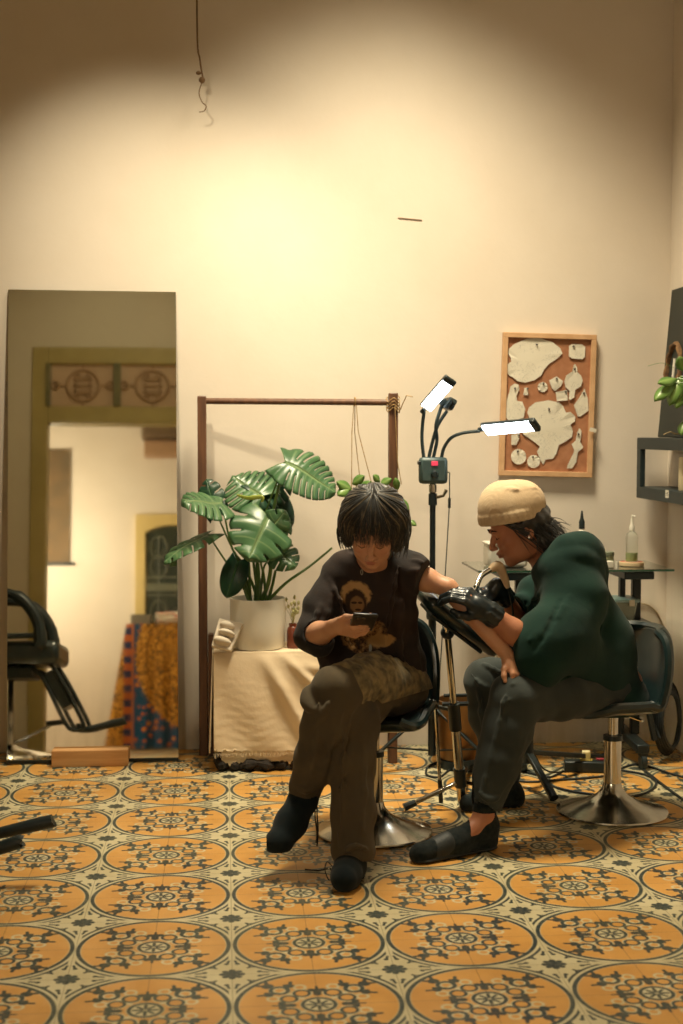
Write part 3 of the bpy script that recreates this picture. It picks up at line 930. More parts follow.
bc_ = (bTL + bTR + bBR + bBL) / 4; bw = (bTR - bTL).length; bh = (bTL - bBL).length
Mb = Matrix((ex, Vector((0, 1, 0)), ez)).transposed()
cbo = thing('cork_board', bc_ + Vector((0, .015, -bh / 2)), 'framed cork board pinned with cut out paper stencils on the back wall', 'notice board')
bcc = Vector((bc_.x, YBd - .010, bc_.z))
MB().box(bcc, (bw - .02, .012, bh - .02), Mb).build('cork_panel', M_cork, cbo, smooth=False)
for sx, sz, dx, dz in ((0, 1, bw, .022), (0, -1, bw, .022), (1, 0, .022, bh - .044), (-1, 0, .022, bh - .044)):
    c = bcc + ex * sx * (bw / 2 - .011) + ez * sz * (bh / 2 - .011) + Vector((0, -.006, 0))
    MB().box(c, (dx, .026, dz), Mb).build('frame_rail', M_frame, cbo, smooth=False, bevel=.002)
yP = bcc.y - .0075
def cp(x, y):    # crop pixel of the board picture -> place on the board
    return at(500 + x / 6.83, 330 + y / 6.83, yP)
def circ_pts(cx, cy, r, n=18): return [(cx + r * math.cos(t), cy + r * 1.02 * math.sin(t)) for t in np.linspace(0, 2 * PI, n, endpoint=False)]
PAPERS = [
 ('large fan shaped paper stencil at the top of the cork board', [(60,130),(90,100),(180,60),(270,55),(360,85),(410,125),(425,160),(390,195),(330,235),(300,270),(280,310),(230,345),(170,360),(120,350),(90,325),(60,310),(40,280),(50,235),(75,215),(70,185),(55,160)], 1),
 ('rounded square paper stencil in the top right corner of the cork board', [(470,110),(490,97),(560,100),(580,115),(578,185),(560,200),(490,195),(468,180)], 1),
 ('round pocket watch shaped stencil with a loop above and below', [(490,285),(500,240),(510,232),(525,255),(525,288),(550,310),(562,345),(550,385),(510,410),(505,460),(480,478),(468,470),(472,415),(445,390),(437,350),(450,310)], 1),
 ('tiny round stencil in the middle of the cork board', circ_pts(290, 390, 34), 0),
 ('small fan shaped stencil above the small square one', [(333,345),(385,317),(430,350),(415,385),(375,418),(355,400)], 0),
 ('small square stencil right of the board centre', [(378,424),(455,409),(460,480),(385,487)], 0),
 ('kite shaped stencil near the right side of the cork board', [(575,400),(598,470),(603,550),(550,590),(530,590),(503,515),(535,470)], 1),
 ('tiny rectangular scrap of paper left of the tiny round stencil', [(165,395),(190,393),(190,445),(158,443)], 0),
 ('tall narrow lobed stencil at the left of the cork board', [(100,365),(125,375),(130,405),(110,440),(115,500),(150,490),(170,540),(160,600),(60,625),(35,590),(38,530),(45,480),(60,430),(70,385)], 1),
 ('largest stencil, a flower like shape at the board centre', [(195,530),(240,495),(330,480),(400,495),(430,520),(450,565),(480,560),(513,590),(510,625),(480,645),(497,690),(490,730),(450,760),(400,785),(385,840),(360,880),(310,885),(295,920),(275,890),(250,830),(275,800),(240,770),(200,740),(160,715),(145,690),(200,600),(185,565)], 1),
 ('short strip stencil below the left end of the lit lamp bar', [(75,715),(135,705),(130,740),(110,785),(75,785)], 0),
 ('round stencil in the lower left corner of the cork board', circ_pts(125, 865, 52), 1),
 ('round stencil at the bottom, second from the left corner', circ_pts(228, 898, 44), 1),
 ('long dagger shaped stencil in the lower right of the cork board', [(540,670),(555,690),(545,765),(567,800),(530,835),(520,900),(490,945),(455,945),(460,920),(495,870),(505,820),(488,780),(515,755),(525,700)], 1)]
M_pin = mat('grey_pin', rgb(90, 84, 76), rgb(70, 66, 60), 30, .4)
for i, (lb, poly, drawn) in enumerate(PAPERS):
    P = [cp(*q) for q in poly]
    c = sum(P, Vector()) / len(P)
    n = len(P); rr = random.Random(i)
    lift = -.0015 - .0012 * (i % 3)
    vs = [c + Vector((0, lift - .002, 0))]
    ring1 = [c.lerp(p, .55) + Vector((0, lift - .0015, 0)) for p in P]
    ring2 = [p + Vector((0, lift - .004 * rr.random(), 0)) for p in P]
    vs += ring1 + ring2
    fs = [(0, 1 + k, 1 + (k + 1) % n) for k in range(n)] + [(1 + k, 1 + n + k, 1 + n + (k + 1) % n, 1 + (k + 1) % n) for k in range(n)]
    root = thing('paper_stencil', c, lb, 'paper stencil', 'paper stencils pinned to the cork board')
    MB().add(vs, fs).build('paper', M_drawn if drawn else M_paper, root, smooth=False, solid=.0006)
    tp = max(P, key=lambda q: q.z); pp = c.lerp(tp, .72)
    MB().lathe(pp + Vector((0, lift - .003, 0)), [(0, 0), (.0035, 0), (.0045, .004), (.002, .006), (0, .006)], 10, M=frame((0, -1, 0))).build('pin', M_pin, root)
MB().box(at(593, 430, YW - .045), (.028, .003, .016), Matrix.Rotation(.25, 3, 'Y')).build('masking_tape', M_paper, smooth=False, label='scrap of pale tape on the right edge of the cork board frame', cat='tape')

# ------------------------------------------------------------------ black box shelf on the right wall
M_shelf = mat('black_lacquered_wood', rgb(28, 40, 42), rgb(34, 47, 48), 6, .5, bump=.05)
sx0, sx1, sy0, sy1, sz0, sz1, st_ = 1.724, 1.88, 4.70, 5.84, 1.048, 1.300, .048
sh = thing('box_shelf', (1.80, 5.28, sz0), 'black open box shelf fixed to the right wall', 'shelf')
MB().box2((sx0, sy0, sz1 - st_), (sx1, sy1, sz1)).build('top_board', M_shelf, sh, smooth=False, bevel=.002)
MB().box2((sx0, sy0, sz0), (sx1, sy1, sz0 + st_)).build('bottom_board', M_shelf, sh, smooth=False, bevel=.002)
MB().box2((sx0, sy1 - .05, sz0 + st_), (sx0 + .022, sy1, sz1 - st_)).build('corner_post', M_shelf, sh, smooth=False, bevel=.002)
MB().box2((sx0, sy0, sz0 + st_), (sx1, sy0 + .04, sz1 - st_)).build('end_board', M_shelf, sh, smooth=False, bevel=.002)
pS = atx(667, 494, sx0 - .001)
sk = MB().box((sx0 - .0008, pS.y, pS.z), (.0012, .040, .030))
stk = sk.build('white_sticker', M_white, smooth=False, label='small white sticker on the front edge of the black box shelf', cat='sticker')
ink = MB()
for k, (dy, dz, h_) in enumerate(((-.010, 0, .018), (0, .004, .010), (.009, -.003, .014))):
    ink.box((sx0 - .0018, pS.y + dy, pS.z + dz), (.0006, .003, h_))
ink.build('print', M_pin, stk, smooth=False)
cdz = sz0 + st_
cd = thing('pillar_candle', (1.80, 5.40, cdz), 'cream pillar candle standing inside the black box shelf', 'candle')
MB().lathe((1.80, 5.40, cdz), [(0, 0), (.036, 0), (.038, .003), (.038, .125), (.036, .13), (.02, .124), (0, .123)], 30, cap=False).build('wax', mat('cream_wax', rgb(226, 214, 180), rgb(218, 204, 168), 5, .5), cd)
MB().tube([(1.80, 5.40, cdz + .12), (1.802, 5.40, cdz + .138)], .0015, 6).build('wick', M_blackplastic, cd)
# dark panel leaning on the shelf
a0 = Vector((at(657.5, 436, 5.80).x, 5.80, sz1 + .002)); a1 = Vector((1.858, 5.82, at(669, 290, 5.82).z)); wv = Vector((.0, -.60, 0))
pt = MB(); nn = (a1 - a0).cross(wv).normalized()
if nn.x > 0: nn = -nn
q = [a0, a0 + wv, a1 + wv, a1]; q2 = [p - nn * .018 for p in q]
for p in q2: p.z = max(p.z, sz1 + .001)
pt.add(q + q2, [(0, 1, 2, 3), (7, 6, 5, 4), (0, 4, 5, 1), (1, 5, 6, 2), (2, 6, 7, 3), (3, 7, 4, 0)])
pan = thing('dark_wall_panel', a0 + wv / 2, 'tall dark panel leaning against the right wall on top of the black shelf', 'panel')
pt.build('board', mat('dark_board', rgb(40, 46, 40), rgb(32, 38, 34), 5, .6), pan, smooth=False, bevel=.003)
up_ = (a1 - a0).normalized(); oc = a0 + up_ * .26 + wv * .24 + nn * .004
arch = [oc + wv.normalized() * (.085 * math.cos(t)) + up_ * (.0 + .12 * math.sin(t)) for t in np.linspace(-.35, PI + .35, 24)]
MB().tube(arch, [.014 + .004 * math.sin(k * 1.9) for k in range(24)], 8, flat=.6).build('carved_arch', mat('carved_brown', rgb(138, 104, 66), rgb(90, 64, 42), 60, .8, bump=.8, bscale=150), pan)
MB().tube([oc + up_ * -.02, oc + up_ * .06], .006, 8).build('white_stick', M_white, pan)
# trailing plant in front of the panel
tpb = Vector((1.80, 5.05, sz1 + .002))
tp = thing('trailing_plant', tpb, 'green leafy plant on the black shelf at the right edge of the frame', 'plant')
MB().lathe(tpb, [(0, 0), (.035, 0), (.05, .08), (.052, .085), (.045, .085), (.04, .075), (0, .072)], 24, cap=False).build('pot', mat('clay_pot', rgb(130, 84, 56), rgb(112, 70, 46), 8, .7), tp)
for (px, py), (qx, qy), w in [((672, 372), (655, 388), .07), ((676, 368), (660, 372), .06), ((680, 366), (668, 392), .08), ((683, 362), (679, 352), .06), ((681, 378), (675, 396), .07), ((684, 372), (690, 388), .07),
                              ((683, 410), (680, 424), .05), ((686, 405), (692, 420), .06), ((690, 360), (700, 350), .07)]:
    b0, t0 = at(px + 1, py + 10, 5.20), at(qx + 1, qy + 8, 5.17)
    small_leaf(b0, (t0 - b0), (-.5, -.8, .5), max(.05, (t0 - b0).length * 1.1), w * .8, M_poth, tp)
    MB().tube(spline([tpb + Vector((0, 0, .08)), (tpb + b0) / 2 + Vector((.02, 0, .08)), b0], 5), .002, 5).build('stem', M_stem, tp)
MB().tube(spline([at(683, 433, 5.2), at(676, 434, 5.2), at(671, 432, 5.22), at(664, 434.5, 5.26)], 5), .003, 6).build('dry_root', mat('dry_root', rgb(150, 136, 104), rgb(128, 112, 84), 20, .9), tp)
MB().tube(spline([at(674, 368, 5.2), at(662, 363, 5.2), at(648, 366, 5.2)], 5), .0008, 4).build('tendril', M_stem, tp)

# ------------------------------------------------------------------ glass side table on castors
mgl, bgl, ntg = new_mat('table_glass', .05, 0, (0.82, 0.93, 0.88, 1))
bgl.inputs['Transmission Weight'].default_value = 1.0
bgl.inputs['IOR'].default_value = 1.45
ntg.put(bgl, 'Roughness', ntg.noise(ntg.coord('Object'), 20, 2) * .06)
GZ = .775
gx0, gx1, gy0, gy1 = .985, 1.765, 5.45, 5.84
gt = thing('glass_table', (1.4, 5.65, 0), 'glass topped side table with black metal trestle legs behind the tattooist', 'table')
MB().box2((gx0, gy0, GZ), (gx1, gy1, GZ + .009)).build('glass_top', mgl, gt, smooth=False, bevel=.0015)
M_gedge = mat('green_glass_edge', rgb(52, 92, 74), rgb(44, 80, 64), 6, .15)
MB().box2((gx0, gy0 - .0025, GZ + .001), (gx1, gy0 - .0005, GZ + .008)).build('glass_edge', M_gedge, gt, smooth=False)
for xx in (1.598, 1.12):
    ax = xx
    MB().box((ax, 5.60, (GZ + .10) / 2), (.022, .035, GZ - .10)).build('leg', M_blackmetal, gt, bevel=.004)
    MB().box((ax + .058, 5.60, (GZ + .10) / 2), (.034, .035, GZ - .10)).build('leg', M_blackmetal, gt, bevel=.004)
    MB().box((ax + .028, 5.60, GZ - .016), (.12, .30, .030)).build('top_bracket', M_blackmetal, gt, bevel=.004)
    MB().bar((ax + .03, 5.38, .085), (ax + .05, 5.80, .085), .05, .035).build('foot_bar', M_blackmetal, gt, bevel=.006)
    for y in (5.40, 5.78):
        c = Vector((ax + .035, y, .032))
        cs = MB().lathe(c + Vector((-.012, 0, 0)), [(0, 0), (.026, 0), (.030, .004), (.030, .020), (.026, .024), (0, .024)], 20, M=frame((1, 0, 0), (0, 1, 0)), cap=False).build('castor', M_blackplastic, gt)
        MB().box(c + Vector((0, 0, .032)), (.034, .03, .022)).build('fork', M_blackmetal, cs, bevel=.003)
MB().box2((1.08, 5.48, .555), (1.69, 5.78, .570)).build('lower_shelf', M_blackmetal, gt, bevel=.003)
MB().bar((1.70, 5.47, .10), (1.60, 5.46, .555), .02, .02).build('strut', M_blackmetal, gt, bevel=.003)
# things on the table
def on(px, py, z, y=None):
    p = atz(px, py, z); return p
GT = GZ + .0095
def bottle(label, c, r, h, body, capm, cap_h, nozzle, name='bottle', liquid=None):
    t = thing(name, c, label, 'bottle')
    MB().lathe(c, [(0, 0), (r * .92, 0), (r, .006), (r, h * .78), (r * .85, h * .88), (r * .38, h * .96), (r * .36, h), (0, h)], 28, cap=False).build('body', body, t)
    k = MB().lathe(c + Vector((0, 0, h)), [(0, 0), (r * .42, 0), (r * .42, cap_h * .4), (r * .26, cap_h * .55), (nozzle, cap_h), (0, cap_h)], 20, cap=False)
    k.build('cap', capm, t)
    if liquid: MB().lathe(c + Vector((0, 0, .002)), [(0, 0), (r * .9, 0), (r * .95, .004), (r * .95, h * .26), (0, h * .26)], 28, cap=False).build('liquid', liquid, t)
    return t
M_clear, bcl, ntc = new_mat('clear_plastic', .12, 0, (0.90, 0.92, 0.86, 1))
bcl.inputs['Transmission Weight'].default_value = 0.85; bcl.inputs['IOR'].default_value = 1.2
ntc.put(bcl, 'Roughness', ntc.noise(ntc.coord('Object'), 20, 2) * .2)
M_lime = mat('lime_liquid', rgb(160, 186, 92), rgb(150, 176, 84), 6, .2)
c1 = at(581.5, 560, 5.62); c1.z = GT
b1 = bottle('white squeeze bottle with a black pointed cap, behind the hooded figure', c1, .028, .150, M_white, M_blackplastic, .072, .003)
MB().lathe(c1 + Vector((0, 0, .045)), [(.0285, 0), (.0288, .001), (.0288, .055), (.0285, .056)], 28, cap=False).build('green_label', mat('dark_green_label', rgb(50, 84, 66), rgb(42, 74, 58), 9, .5), b1)
c2 = at(631.5, 566, 5.60); c2.z = GT + .018
b2 = bottle('clear squeeze bottle holding a little green liquid at the table corner', c2, .024, .125, M_clear, M_white, .045, .006, liquid=M_lime)
MB().tube([c2 + Vector((0, 0, .165)), c2 + Vector((0, 0, .185)), c2 + Vector((.012, -.008, .182))], .004, 8).build('spout', M_white, b2)
tr_ = thing('tape_roll', c2 - Vector((0, 0, .018)), 'cream roll of tape lying under the clear squeeze bottle', 'tape')
MB().lathe(c2 - Vector((0, 0, .018)), [(0, 0), (.048, 0), (.050, .002), (.050, .015), (.048, .017), (0, .017)], 36, cap=False).build('tape', mat('cream_tape', rgb(224, 204, 164), rgb(214, 192, 152), 6, .6), tr_)
MB().lathe(c2 - Vector((0, 0, .0012)), [(.030, 0), (.046, 0), (.046, .0006), (.030, .0006)], 36, cap=False).build('red_ring', mat('red_print', rgb(176, 84, 56), rgb(166, 76, 50), 6, .5), tr_)
c3 = at(608, 566, 5.68); c3.z = GT
j3 = thing('ointment_jar', c3, 'small grey green jar on the glass table beside the clear bottle', 'jar')
MB().lathe(c3, [(0, 0), (.022, 0), (.023, .003), (.023, .035), (0, .035)], 24, cap=False).build('jar', mat('jar_green', rgb(150, 156, 124), rgb(140, 146, 114), 6, .3), j3)
MB().lathe(c3 + Vector((0, 0, .035)), [(0, 0), (.025, 0), (.025, .014), (.023, .016), (0, .016)], 24, cap=False).build('lid', mat('jar_lid', rgb(120, 128, 104), rgb(110, 118, 96), 6, .4), j3)
c4 = at(609, 569, 5.52); c4.z = GT
MB().box(c4 + Vector((0, 0, .014)), (.030, .03, .027)).build('small_carton', M_white, bevel=.003, label='small white carton on the front edge of the glass table', cat='carton')
MB().lathe(at(617, 569, 5.50) * 1.0 + Vector((0, 0, GT - at(617, 569, 5.50).z)), [(0, 0), (.006, 0), (.006, .026), (0, .026)], 12, cap=False).build('white_vial', M_white, label='thin white vial between the small carton and the tape roll', cat='vial')
# white tissue box left, behind his face
c5 = at(505, 566, 5.62); c5.z = GT
tbx = thing('wipe_box', c5, 'white plastic box on the glass table behind the bent head', 'box')
MB().box(c5 + Vector((0, 0, .045)), (.16, .12, .088)).build('box_body', M_white, tbx, bevel=.012)
MB().box(c5 + Vector((0, 0, .094)), (.165, .125, .010)).build('lid', M_white, tbx, bevel=.004)
# clear tub with blue lid on the lower shelf
c6 = at(619, 612, 5.58); c6.z = .571
tb6 = thing('storage_tub', c6, 'clear plastic tub with a pale blue lid on the lower table shelf', 'tub')
tap = MB(); V = []
for z, a, bb in ((0, .046, .06), (.075, .056, .07)):
    V += [c6 + Vector((sx * a, sy * bb, z)) for sx, sy in ((-1, -1), (1, -1), (1, 1), (-1, 1))]
tap.add(V, [(0, 3, 2, 1), (0, 1, 5, 4), (1, 2, 6, 5), (2, 3, 7, 6), (3, 0, 4, 7)])
tap.build('tub', mat('milky_plastic', rgb(150, 162, 152), rgb(138, 150, 142), 7, .25), tb6, bevel=.006)
MB().box(c6 + Vector((0, 0, .082)), (.126, .152, .014)).build('lid', mat('pale_blue_plastic', rgb(150, 180, 184), rgb(140, 170, 176), 6, .35), tb6, bevel=.004)
MB().box(c6 + Vector((.03, -.079, .074)), (.022, .006, .026)).build('clip', M_white, tb6, bevel=.002)

# ------------------------------------------------------------------ bin, power strip, cables
bn = at(466, 770, 5.52); bn.z = 0
bin_ = thing('waste_bin', bn, 'brown cylindrical waste bin behind the armrest stand', 'bin')
MB().lathe(bn, [(0, .035), (.105, .035), (.108, .04), (.118, .26), (.118, .268), (.112, .268), (.104, .05), (0, .05)], 40, cap=False).build('bin_body', mat('gilt_brown', rgb(150, 112, 66), rgb(128, 92, 52), 4, .35, .5), bin_)
MB().lathe(bn, [(0, 0), (.112, 0), (.112, .034), (0, .034)], 40, cap=False).build('base_ring', M_blackplastic, bin_)
ps = thing('power_strip', atz(585, 772), 'black power strip on the floor behind the right stool', 'power strip')
p0, p1 = atz(564, 771), atz(608, 772)
pm = (p0 + p1) / 2
Mps = Matrix.Rotation(math.atan2(p1.y - p0.y, p1.x - p0.x), 3, 'Z')
MB().box(pm + Vector((0, 0, .022)), ((p1 - p0).length, .055, .043), Mps).build('strip_body', M_blackplastic, ps, bevel=.005)
MB().box(atz(586, 771) + Vector((0, 0, .062)), (.032, .03, .036), Mps).build('white_plug', mat('cream_plug', rgb(220, 210, 172), rgb(206, 190, 120), 18, .5), ps, bevel=.004)
MB().box(atz(586, 771) + Vector((0, 0, .0455)), (.046, .036, .004), Mps).build('socket_face', mat('yellow_socket', rgb(190, 170, 80), rgb(180, 160, 74), 9, .5), ps, bevel=.001)
MB().box(atz(600, 771) + Vector((0, 0, .047)), (.03, .02, .006), Mps).build('red_switch', mat('red_switch', rgb(150, 48, 60), rgb(140, 42, 54), 9, .4), ps, bevel=.001)
M_cable = mat('black_cable', rgb(18, 26, 28), rgb(26, 34, 36), 30, .55)
def cable(label, pts, r=.0045, name='cable', m=M_cable, closed=False, lift=0):
    P = spline([Vector(p) for p in pts], 8, closed)
    return MB().tube(P, r, 6, closed=closed).build(name, m, label=label, cat='cable')
def fl(*pp, r=.0048): return [atz(x, y) + Vector((0, 0, r)) for x, y in pp]
cable('thin black cable looping out left of the power strip', fl((563, 772), (550, 778), (530, 774), (515, 768), (505, 772), (512, 780), (530, 783), (560, 781), (590, 779), (612, 776)))
cable('thin black cable sweeping round in front of the power strip to the chair base', fl((611, 770), (625, 772), (645, 776), (656, 783), (650, 792), (630, 798), (605, 797), (570, 792), (548, 786)))
cable('black cable lying along the floor towards the right wall', fl((614, 773), (632, 766), (650, 768), (668, 774), (690, 780)))
cable('black cable running diagonally to the lower right edge', fl((640, 768), (655, 780), (668, 790), (690, 806)), r=.0055)
cable('thin cable curled on the floor beside the foot of the light stand', fl((440, 762), (428, 768), (427, 776), (440, 778), (452, 770), (478, 764), (500, 761), (520, 766)))
cable('thin pale cable lying between the bin and the power strip', fl((500, 760), (530, 772), (545, 776), (560, 769), (575, 765)), r=.004, m=mat('grey_cable', rgb(110, 112, 100), rgb(98, 100, 90), 20, .5))
# cable coil leaning against the right wall
ccx, ccy = at(664, 740, 5.55).x + .02, 5.55
cc_ = MB(); rr = random.Random(4)
P = []
for k in range(5):
    for t in np.linspace(0, 2 * PI, 26, endpoint=False):
        rx_, rz_ = .105 - .008 * k + .004 * math.sin(3 * t + k), .150 - .010 * k
        P.append(Vector((ccx + rx_ * .72 * math.cos(t), ccy + rx_ * .7 * math.cos(t) - .014 * k + .03, .168 + rz_ * math.sin(t) - .02 * math.cos(t))))
cc_.tube(P, .0085, 7)
coil = cc_.build('cable_coil', M_cable, label='thick coil of black cable leaning by the right wall', cat='cable coil')
cable('black lead hanging from under the glass table to the cable coil', [at(633, 700, 5.52), at(650, 716, 5.50), at(660, 738, 5.46)] , r=.004)
cable('thin pipe like cable clipped along the lower back wall at the right', [Vector((p.x, YW - .006, p.z)) for p in (at(630, 604, YW), at(645, 604, YW), at(656, 612, YW), at(663, 626, YW), at(669, 634, YW))], r=.0035, m=mat('painted_cable', rgb(168, 150, 118), rgb(158, 140, 108), 10, .6))

# ------------------------------------------------------------------ LED work light on a tripod
LY = 5.50
lp = at(432, 700, LY); lxp = lp.x
ls = thing('work_light', (lxp, LY, 0), 'black tripod work light with two lit LED bars on goosenecks', 'lamp')
boxc = at(433, 470.5, LY)
zb = boxc.z
MB().tube([(lxp, LY, .05), (lxp, LY, .62)], .0155, 16).build('lower_pole', M_blackmetal, ls)
MB().tube([(lxp, LY, .60), (lxp, LY, zb - .05)], .0115, 16).build('upper_pole', M_blackmetal, ls)
MB().lathe((lxp, LY, .59), [(0, 0), (.022, 0), (.024, .01), (.024, .04), (.016, .055), (0, .055)], 20, cap=False).build('collar', M_blackplastic, ls)
MB().lathe((lxp, LY, .20), [(0, 0), (.024, 0), (.026, .01), (.026, .05), (.02, .06), (0, .06)], 20, cap=False).build('hub', M_blackplastic, ls)
for k, a in enumerate((200, 320, 80)):
    d = Vector((math.cos(math.radians(a)), math.sin(math.radians(a)), 0))
    h0 = Vector((lxp, LY, .235)) + d * .02
    foot = Vector((lxp, LY, .012)) + d * .33
    if a == 80: foot = Vector((lxp, LY, .012)) + d * .30
    lg = MB().bar(h0, foot, .016, .010).build('leg', M_blackmetal, ls, bevel=.002)
    MB().ball(foot, .013, 10, 8).build('rubber_foot', M_blackplastic, lg)
    MB().bar(Vector((lxp, LY, .07)) + d * .01, h0.lerp(foot, .60), .010, .006).build('brace', M_blackmetal, ls, bevel=.001)
MB().box(boxc, (.112, .045, .104)).build('control_box', mat('control_box_black', rgb(56, 76, 76), rgb(64, 84, 82), 10, .45), ls, bevel=.014)
MB().lathe(boxc + Vector((.002, -.023, -.014)), [(0, 0), (.015, 0), (.014, .012), (.010, .018), (0, .018)], 22, M=frame((0, -1, 0)), cap=False).build('dial', M_blackplastic, ls)
mred, bred, _n = new_mat('red_indicator', .3, 0, rgb(190, 40, 60))
bred.inputs['Emission Color'].default_value = (.9, .08, .14, 1); bred.inputs['Emission Strength'].default_value = .6
MB().box(boxc + Vector((.003, -.0235, .028)), (.026, .004, .018)).build('red_switch', mred, ls, bevel=.002)
MB().box(boxc + Vector((-.055, -.005, .030)), (.012, .03, .014)).build('side_port', M_blackplastic, ls, bevel=.002)
MB().lathe((lxp, LY, zb - .085), [(0, 0), (.0155, 0), (.0155, .030), (0, .030)], 18, cap=False).build('chrome_clamp', M_chrome, ls)
wn = MB().tube([(lxp + .012, LY - .008, zb - .105), (lxp + .040, LY - .012, zb - .098), (lxp + .052, LY - .012, zb - .075)], [.007, .006, .008], 8)
wn.build('wing_nut', M_brushed, ls)
MB().lathe((lxp, LY, zb - .135), [(0, 0), (.017, 0), (.017, .045), (0, .045)], 18, cap=False).build('clamp_sleeve', M_blackplastic, ls)
M_neck = mat('gooseneck_rubber', rgb(26, 44, 44), rgb(34, 52, 50), 300, .5, bump=.3, bscale=500)
def neck(pts, name='gooseneck'): return MB().tube(spline(pts, 8), .0068, 10).build(name, M_neck, ls)
bt = zb + .05
n1 = neck([(lxp - .036, LY, bt), at(422, 440, LY), at(422.5, 425, LY), at(424, 412, LY - .01)])
n2 = neck([(lxp - .016, LY, bt), at(433, 440, LY), at(438, 425, LY), at(447, 411, LY)])
n3 = neck([(lxp + .002, LY, bt), at(437, 440, LY), at(436, 425, LY), at(442, 405, LY)])
n4 = neck([(lxp + .034, LY, bt), at(444, 448, LY), at(451, 438, LY - .01), at(463, 433, LY - .02), at(480, 431, LY - .03)])
mled, bled, _n = new_mat('led_diffuser', .4, 0, (1, 1, 1, 1))
bled.inputs['Emission Color'].default_value = (0.86, 0.96, 1.0, 1); bled.inputs['Emission Strength'].default_value = 14.0
def led_bar(a, b, face, w=.045):
    """lamp head from a to b, lit side towards face"""
    a, b = Vector(a), Vector(b); t = (b - a).normalized(); n = Vector(face); n = (n - t * n.dot(t)).normalized()
    r = t.cross(n); M = Matrix((r, t, n)).transposed(); L = (b - a).length; c = (a + b) / 2
    MB().box(c - n * .008, (w, L, .014), M).build('lamp_head', M_blackplastic, ls, bevel=.005)
    MB().box(c + n * .003, (w * .9, L * .93, .009), M).build('led_panel', mled, ls, bevel=.003)
    MB().box(b - t * .010 + n * .001, (w * 1.02, .026, .018), M).build('end_cap', M_blackplastic, ls, bevel=.006)
    MB().tube([a - t * .004 - n * .004, a - t * .022 - n * .004], .009, 10).build('swivel', M_blackplastic, ls)
led_bar(at(425, 409, LY - .02), at(451, 379, LY - .10), (-.15, -.9, -.50), .052)
led_bar(at(483, 430, LY - .04), at(537, 425, LY - .22), (-.05, -.80, -.65), .058)
# third head turned away from view, edge on, with its clip
MB().box(at(449, 404, LY + .03), (.034, .12, .045), Matrix.Rotation(.5, 3, 'Y')).build('lamp_head', M_blackplastic, ls, bevel=.006)
MB().box(at(443, 402, LY - .02), (.03, .03, .022), Matrix.Rotation(-.6, 3, 'Y')).build('holder_clip', M_blackplastic, ls, bevel=.004)
MB().tube([at(445, 408, LY - .03), at(451, 400, LY - .03), at(455, 404, LY - .03)], [.011, .013, .010], 10).build('clip_joint', M_blackplastic, ls)
uc = [at(446, 472, LY), at(449.5, 473, LY), at(449.5, 478, LY), at(449.5, 498, LY), at(448.5, 520, LY), at(447, 545, LY), at(445, 580, LY), at(442, 640, LY), at(438, 700, LY), at(437, 735, LY)]
MB().tube(spline(uc, 6), .0022, 6).build('power_lead', M_neck, ls)
MB().tube([at(449.5, 498, LY), at(449.3, 508, LY)], .0058, 8).build('inline_switch', M_blackplastic, ls)

# ------------------------------------------------------------------ padded armrest stand
ar = thing('armrest_stand', (.83, 4.92, 0), 'chrome armrest stand with a tilted black pad between the two people', 'stand')
top = at(447.5, 634, 4.74)
bot = at(462, 806, 4.90); bot.z = .02
MB().tube([bot, bot.lerp(top, .50)], .0165, 20).build('lower_pole', M_chrome, ar)
MB().tube([bot.lerp(top, .44), top], .0120, 20).build('upper_pole', M_chrome, ar)
cl = bot.lerp(top, .52); dd = (top - bot).normalized()
MB().tube([cl - dd * .05, cl + dd * .05], .0215, 18).build('clamp_collar', M_blackplastic, ar)
MB().tube([cl + Vector((-.045, -.01, .045)), cl + Vector((.045, -.01, .045))], .008, 10).build('clamp_knob', M_blackplastic, ar)
MB().tube([cl + Vector((-.04, -.01, .075)), cl + Vector((.04, -.01, .075))], .006, 10).build('clamp_bar', M_blackmetal, ar)
# pad
pA, pB = at(428, 594, 4.62), at(490, 641, 4.70)
t = (pB - pA).normalized(); side = Vector((.10, 1, 0)); side = (side - t * side.dot(t)).normalized(); n = side.cross(t)
if n.z < 0: n = -n
Mp = Matrix((t, side, n)).transposed()
pc_ = (pA + pB) / 2
pad = MB().box(pc_ - n * .012, ((pB - pA).length + .03, .17, .050), Mp).build('pad', M_leather, ar, bevel=.022)
MB().box(pc_ - n * .044, ((pB - pA).length * .8, .12, .012), Mp).build('pad_plate', M_blackmetal, ar, bevel=.003)
MB().ball(top + Vector((0, 0, .005)), .024, 16, 12).build('ball_joint', M_blackplastic, ar)
MB().tube([top, pc_ - n * .045 - t * .02], .009, 10).build('bracket', M_chrome, ar)
hub = bot.lerp(top, .13)
for f_ in (atz(404, 812), atz(500, 795), atz(470, 766)):
    lg = MB().bar(hub, f_ + Vector((0, 0, .014)), .020, .012).build('leg', M_brushed, ar, bevel=.002)
    dirn = (f_ + Vector((0, 0, .014)) - hub).normalized()
    MB().tube([f_ + Vector((0, 0, .014)) - dirn * .045, f_ + Vector((0, 0, .016))], [.012, .015], 10).build('rubber_foot', M_blackplastic, lg)
MB().tube([hub - dd * .02, hub + dd * .05], .021, 16).build('leg_collar', M_blackplastic, ar)
rod = [at(435.5, 706, 4.90), atz(441, 805) + Vector((0, 0, .01))]
MB().tube([rod[0], rod[0].lerp(rod[1], .78)], .0062, 10).build('support_rod', M_chrome, ar)
MB().tube([rod[0].lerp(rod[1], .76), rod[1]], .0080, 10).build('rod_tip', M_blackplastic, ar)
MB().bar(rod[0], cl + Vector((0, 0, .02)), .016, .012).build('rod_bracket', M_blackmetal, ar, bevel=.002)

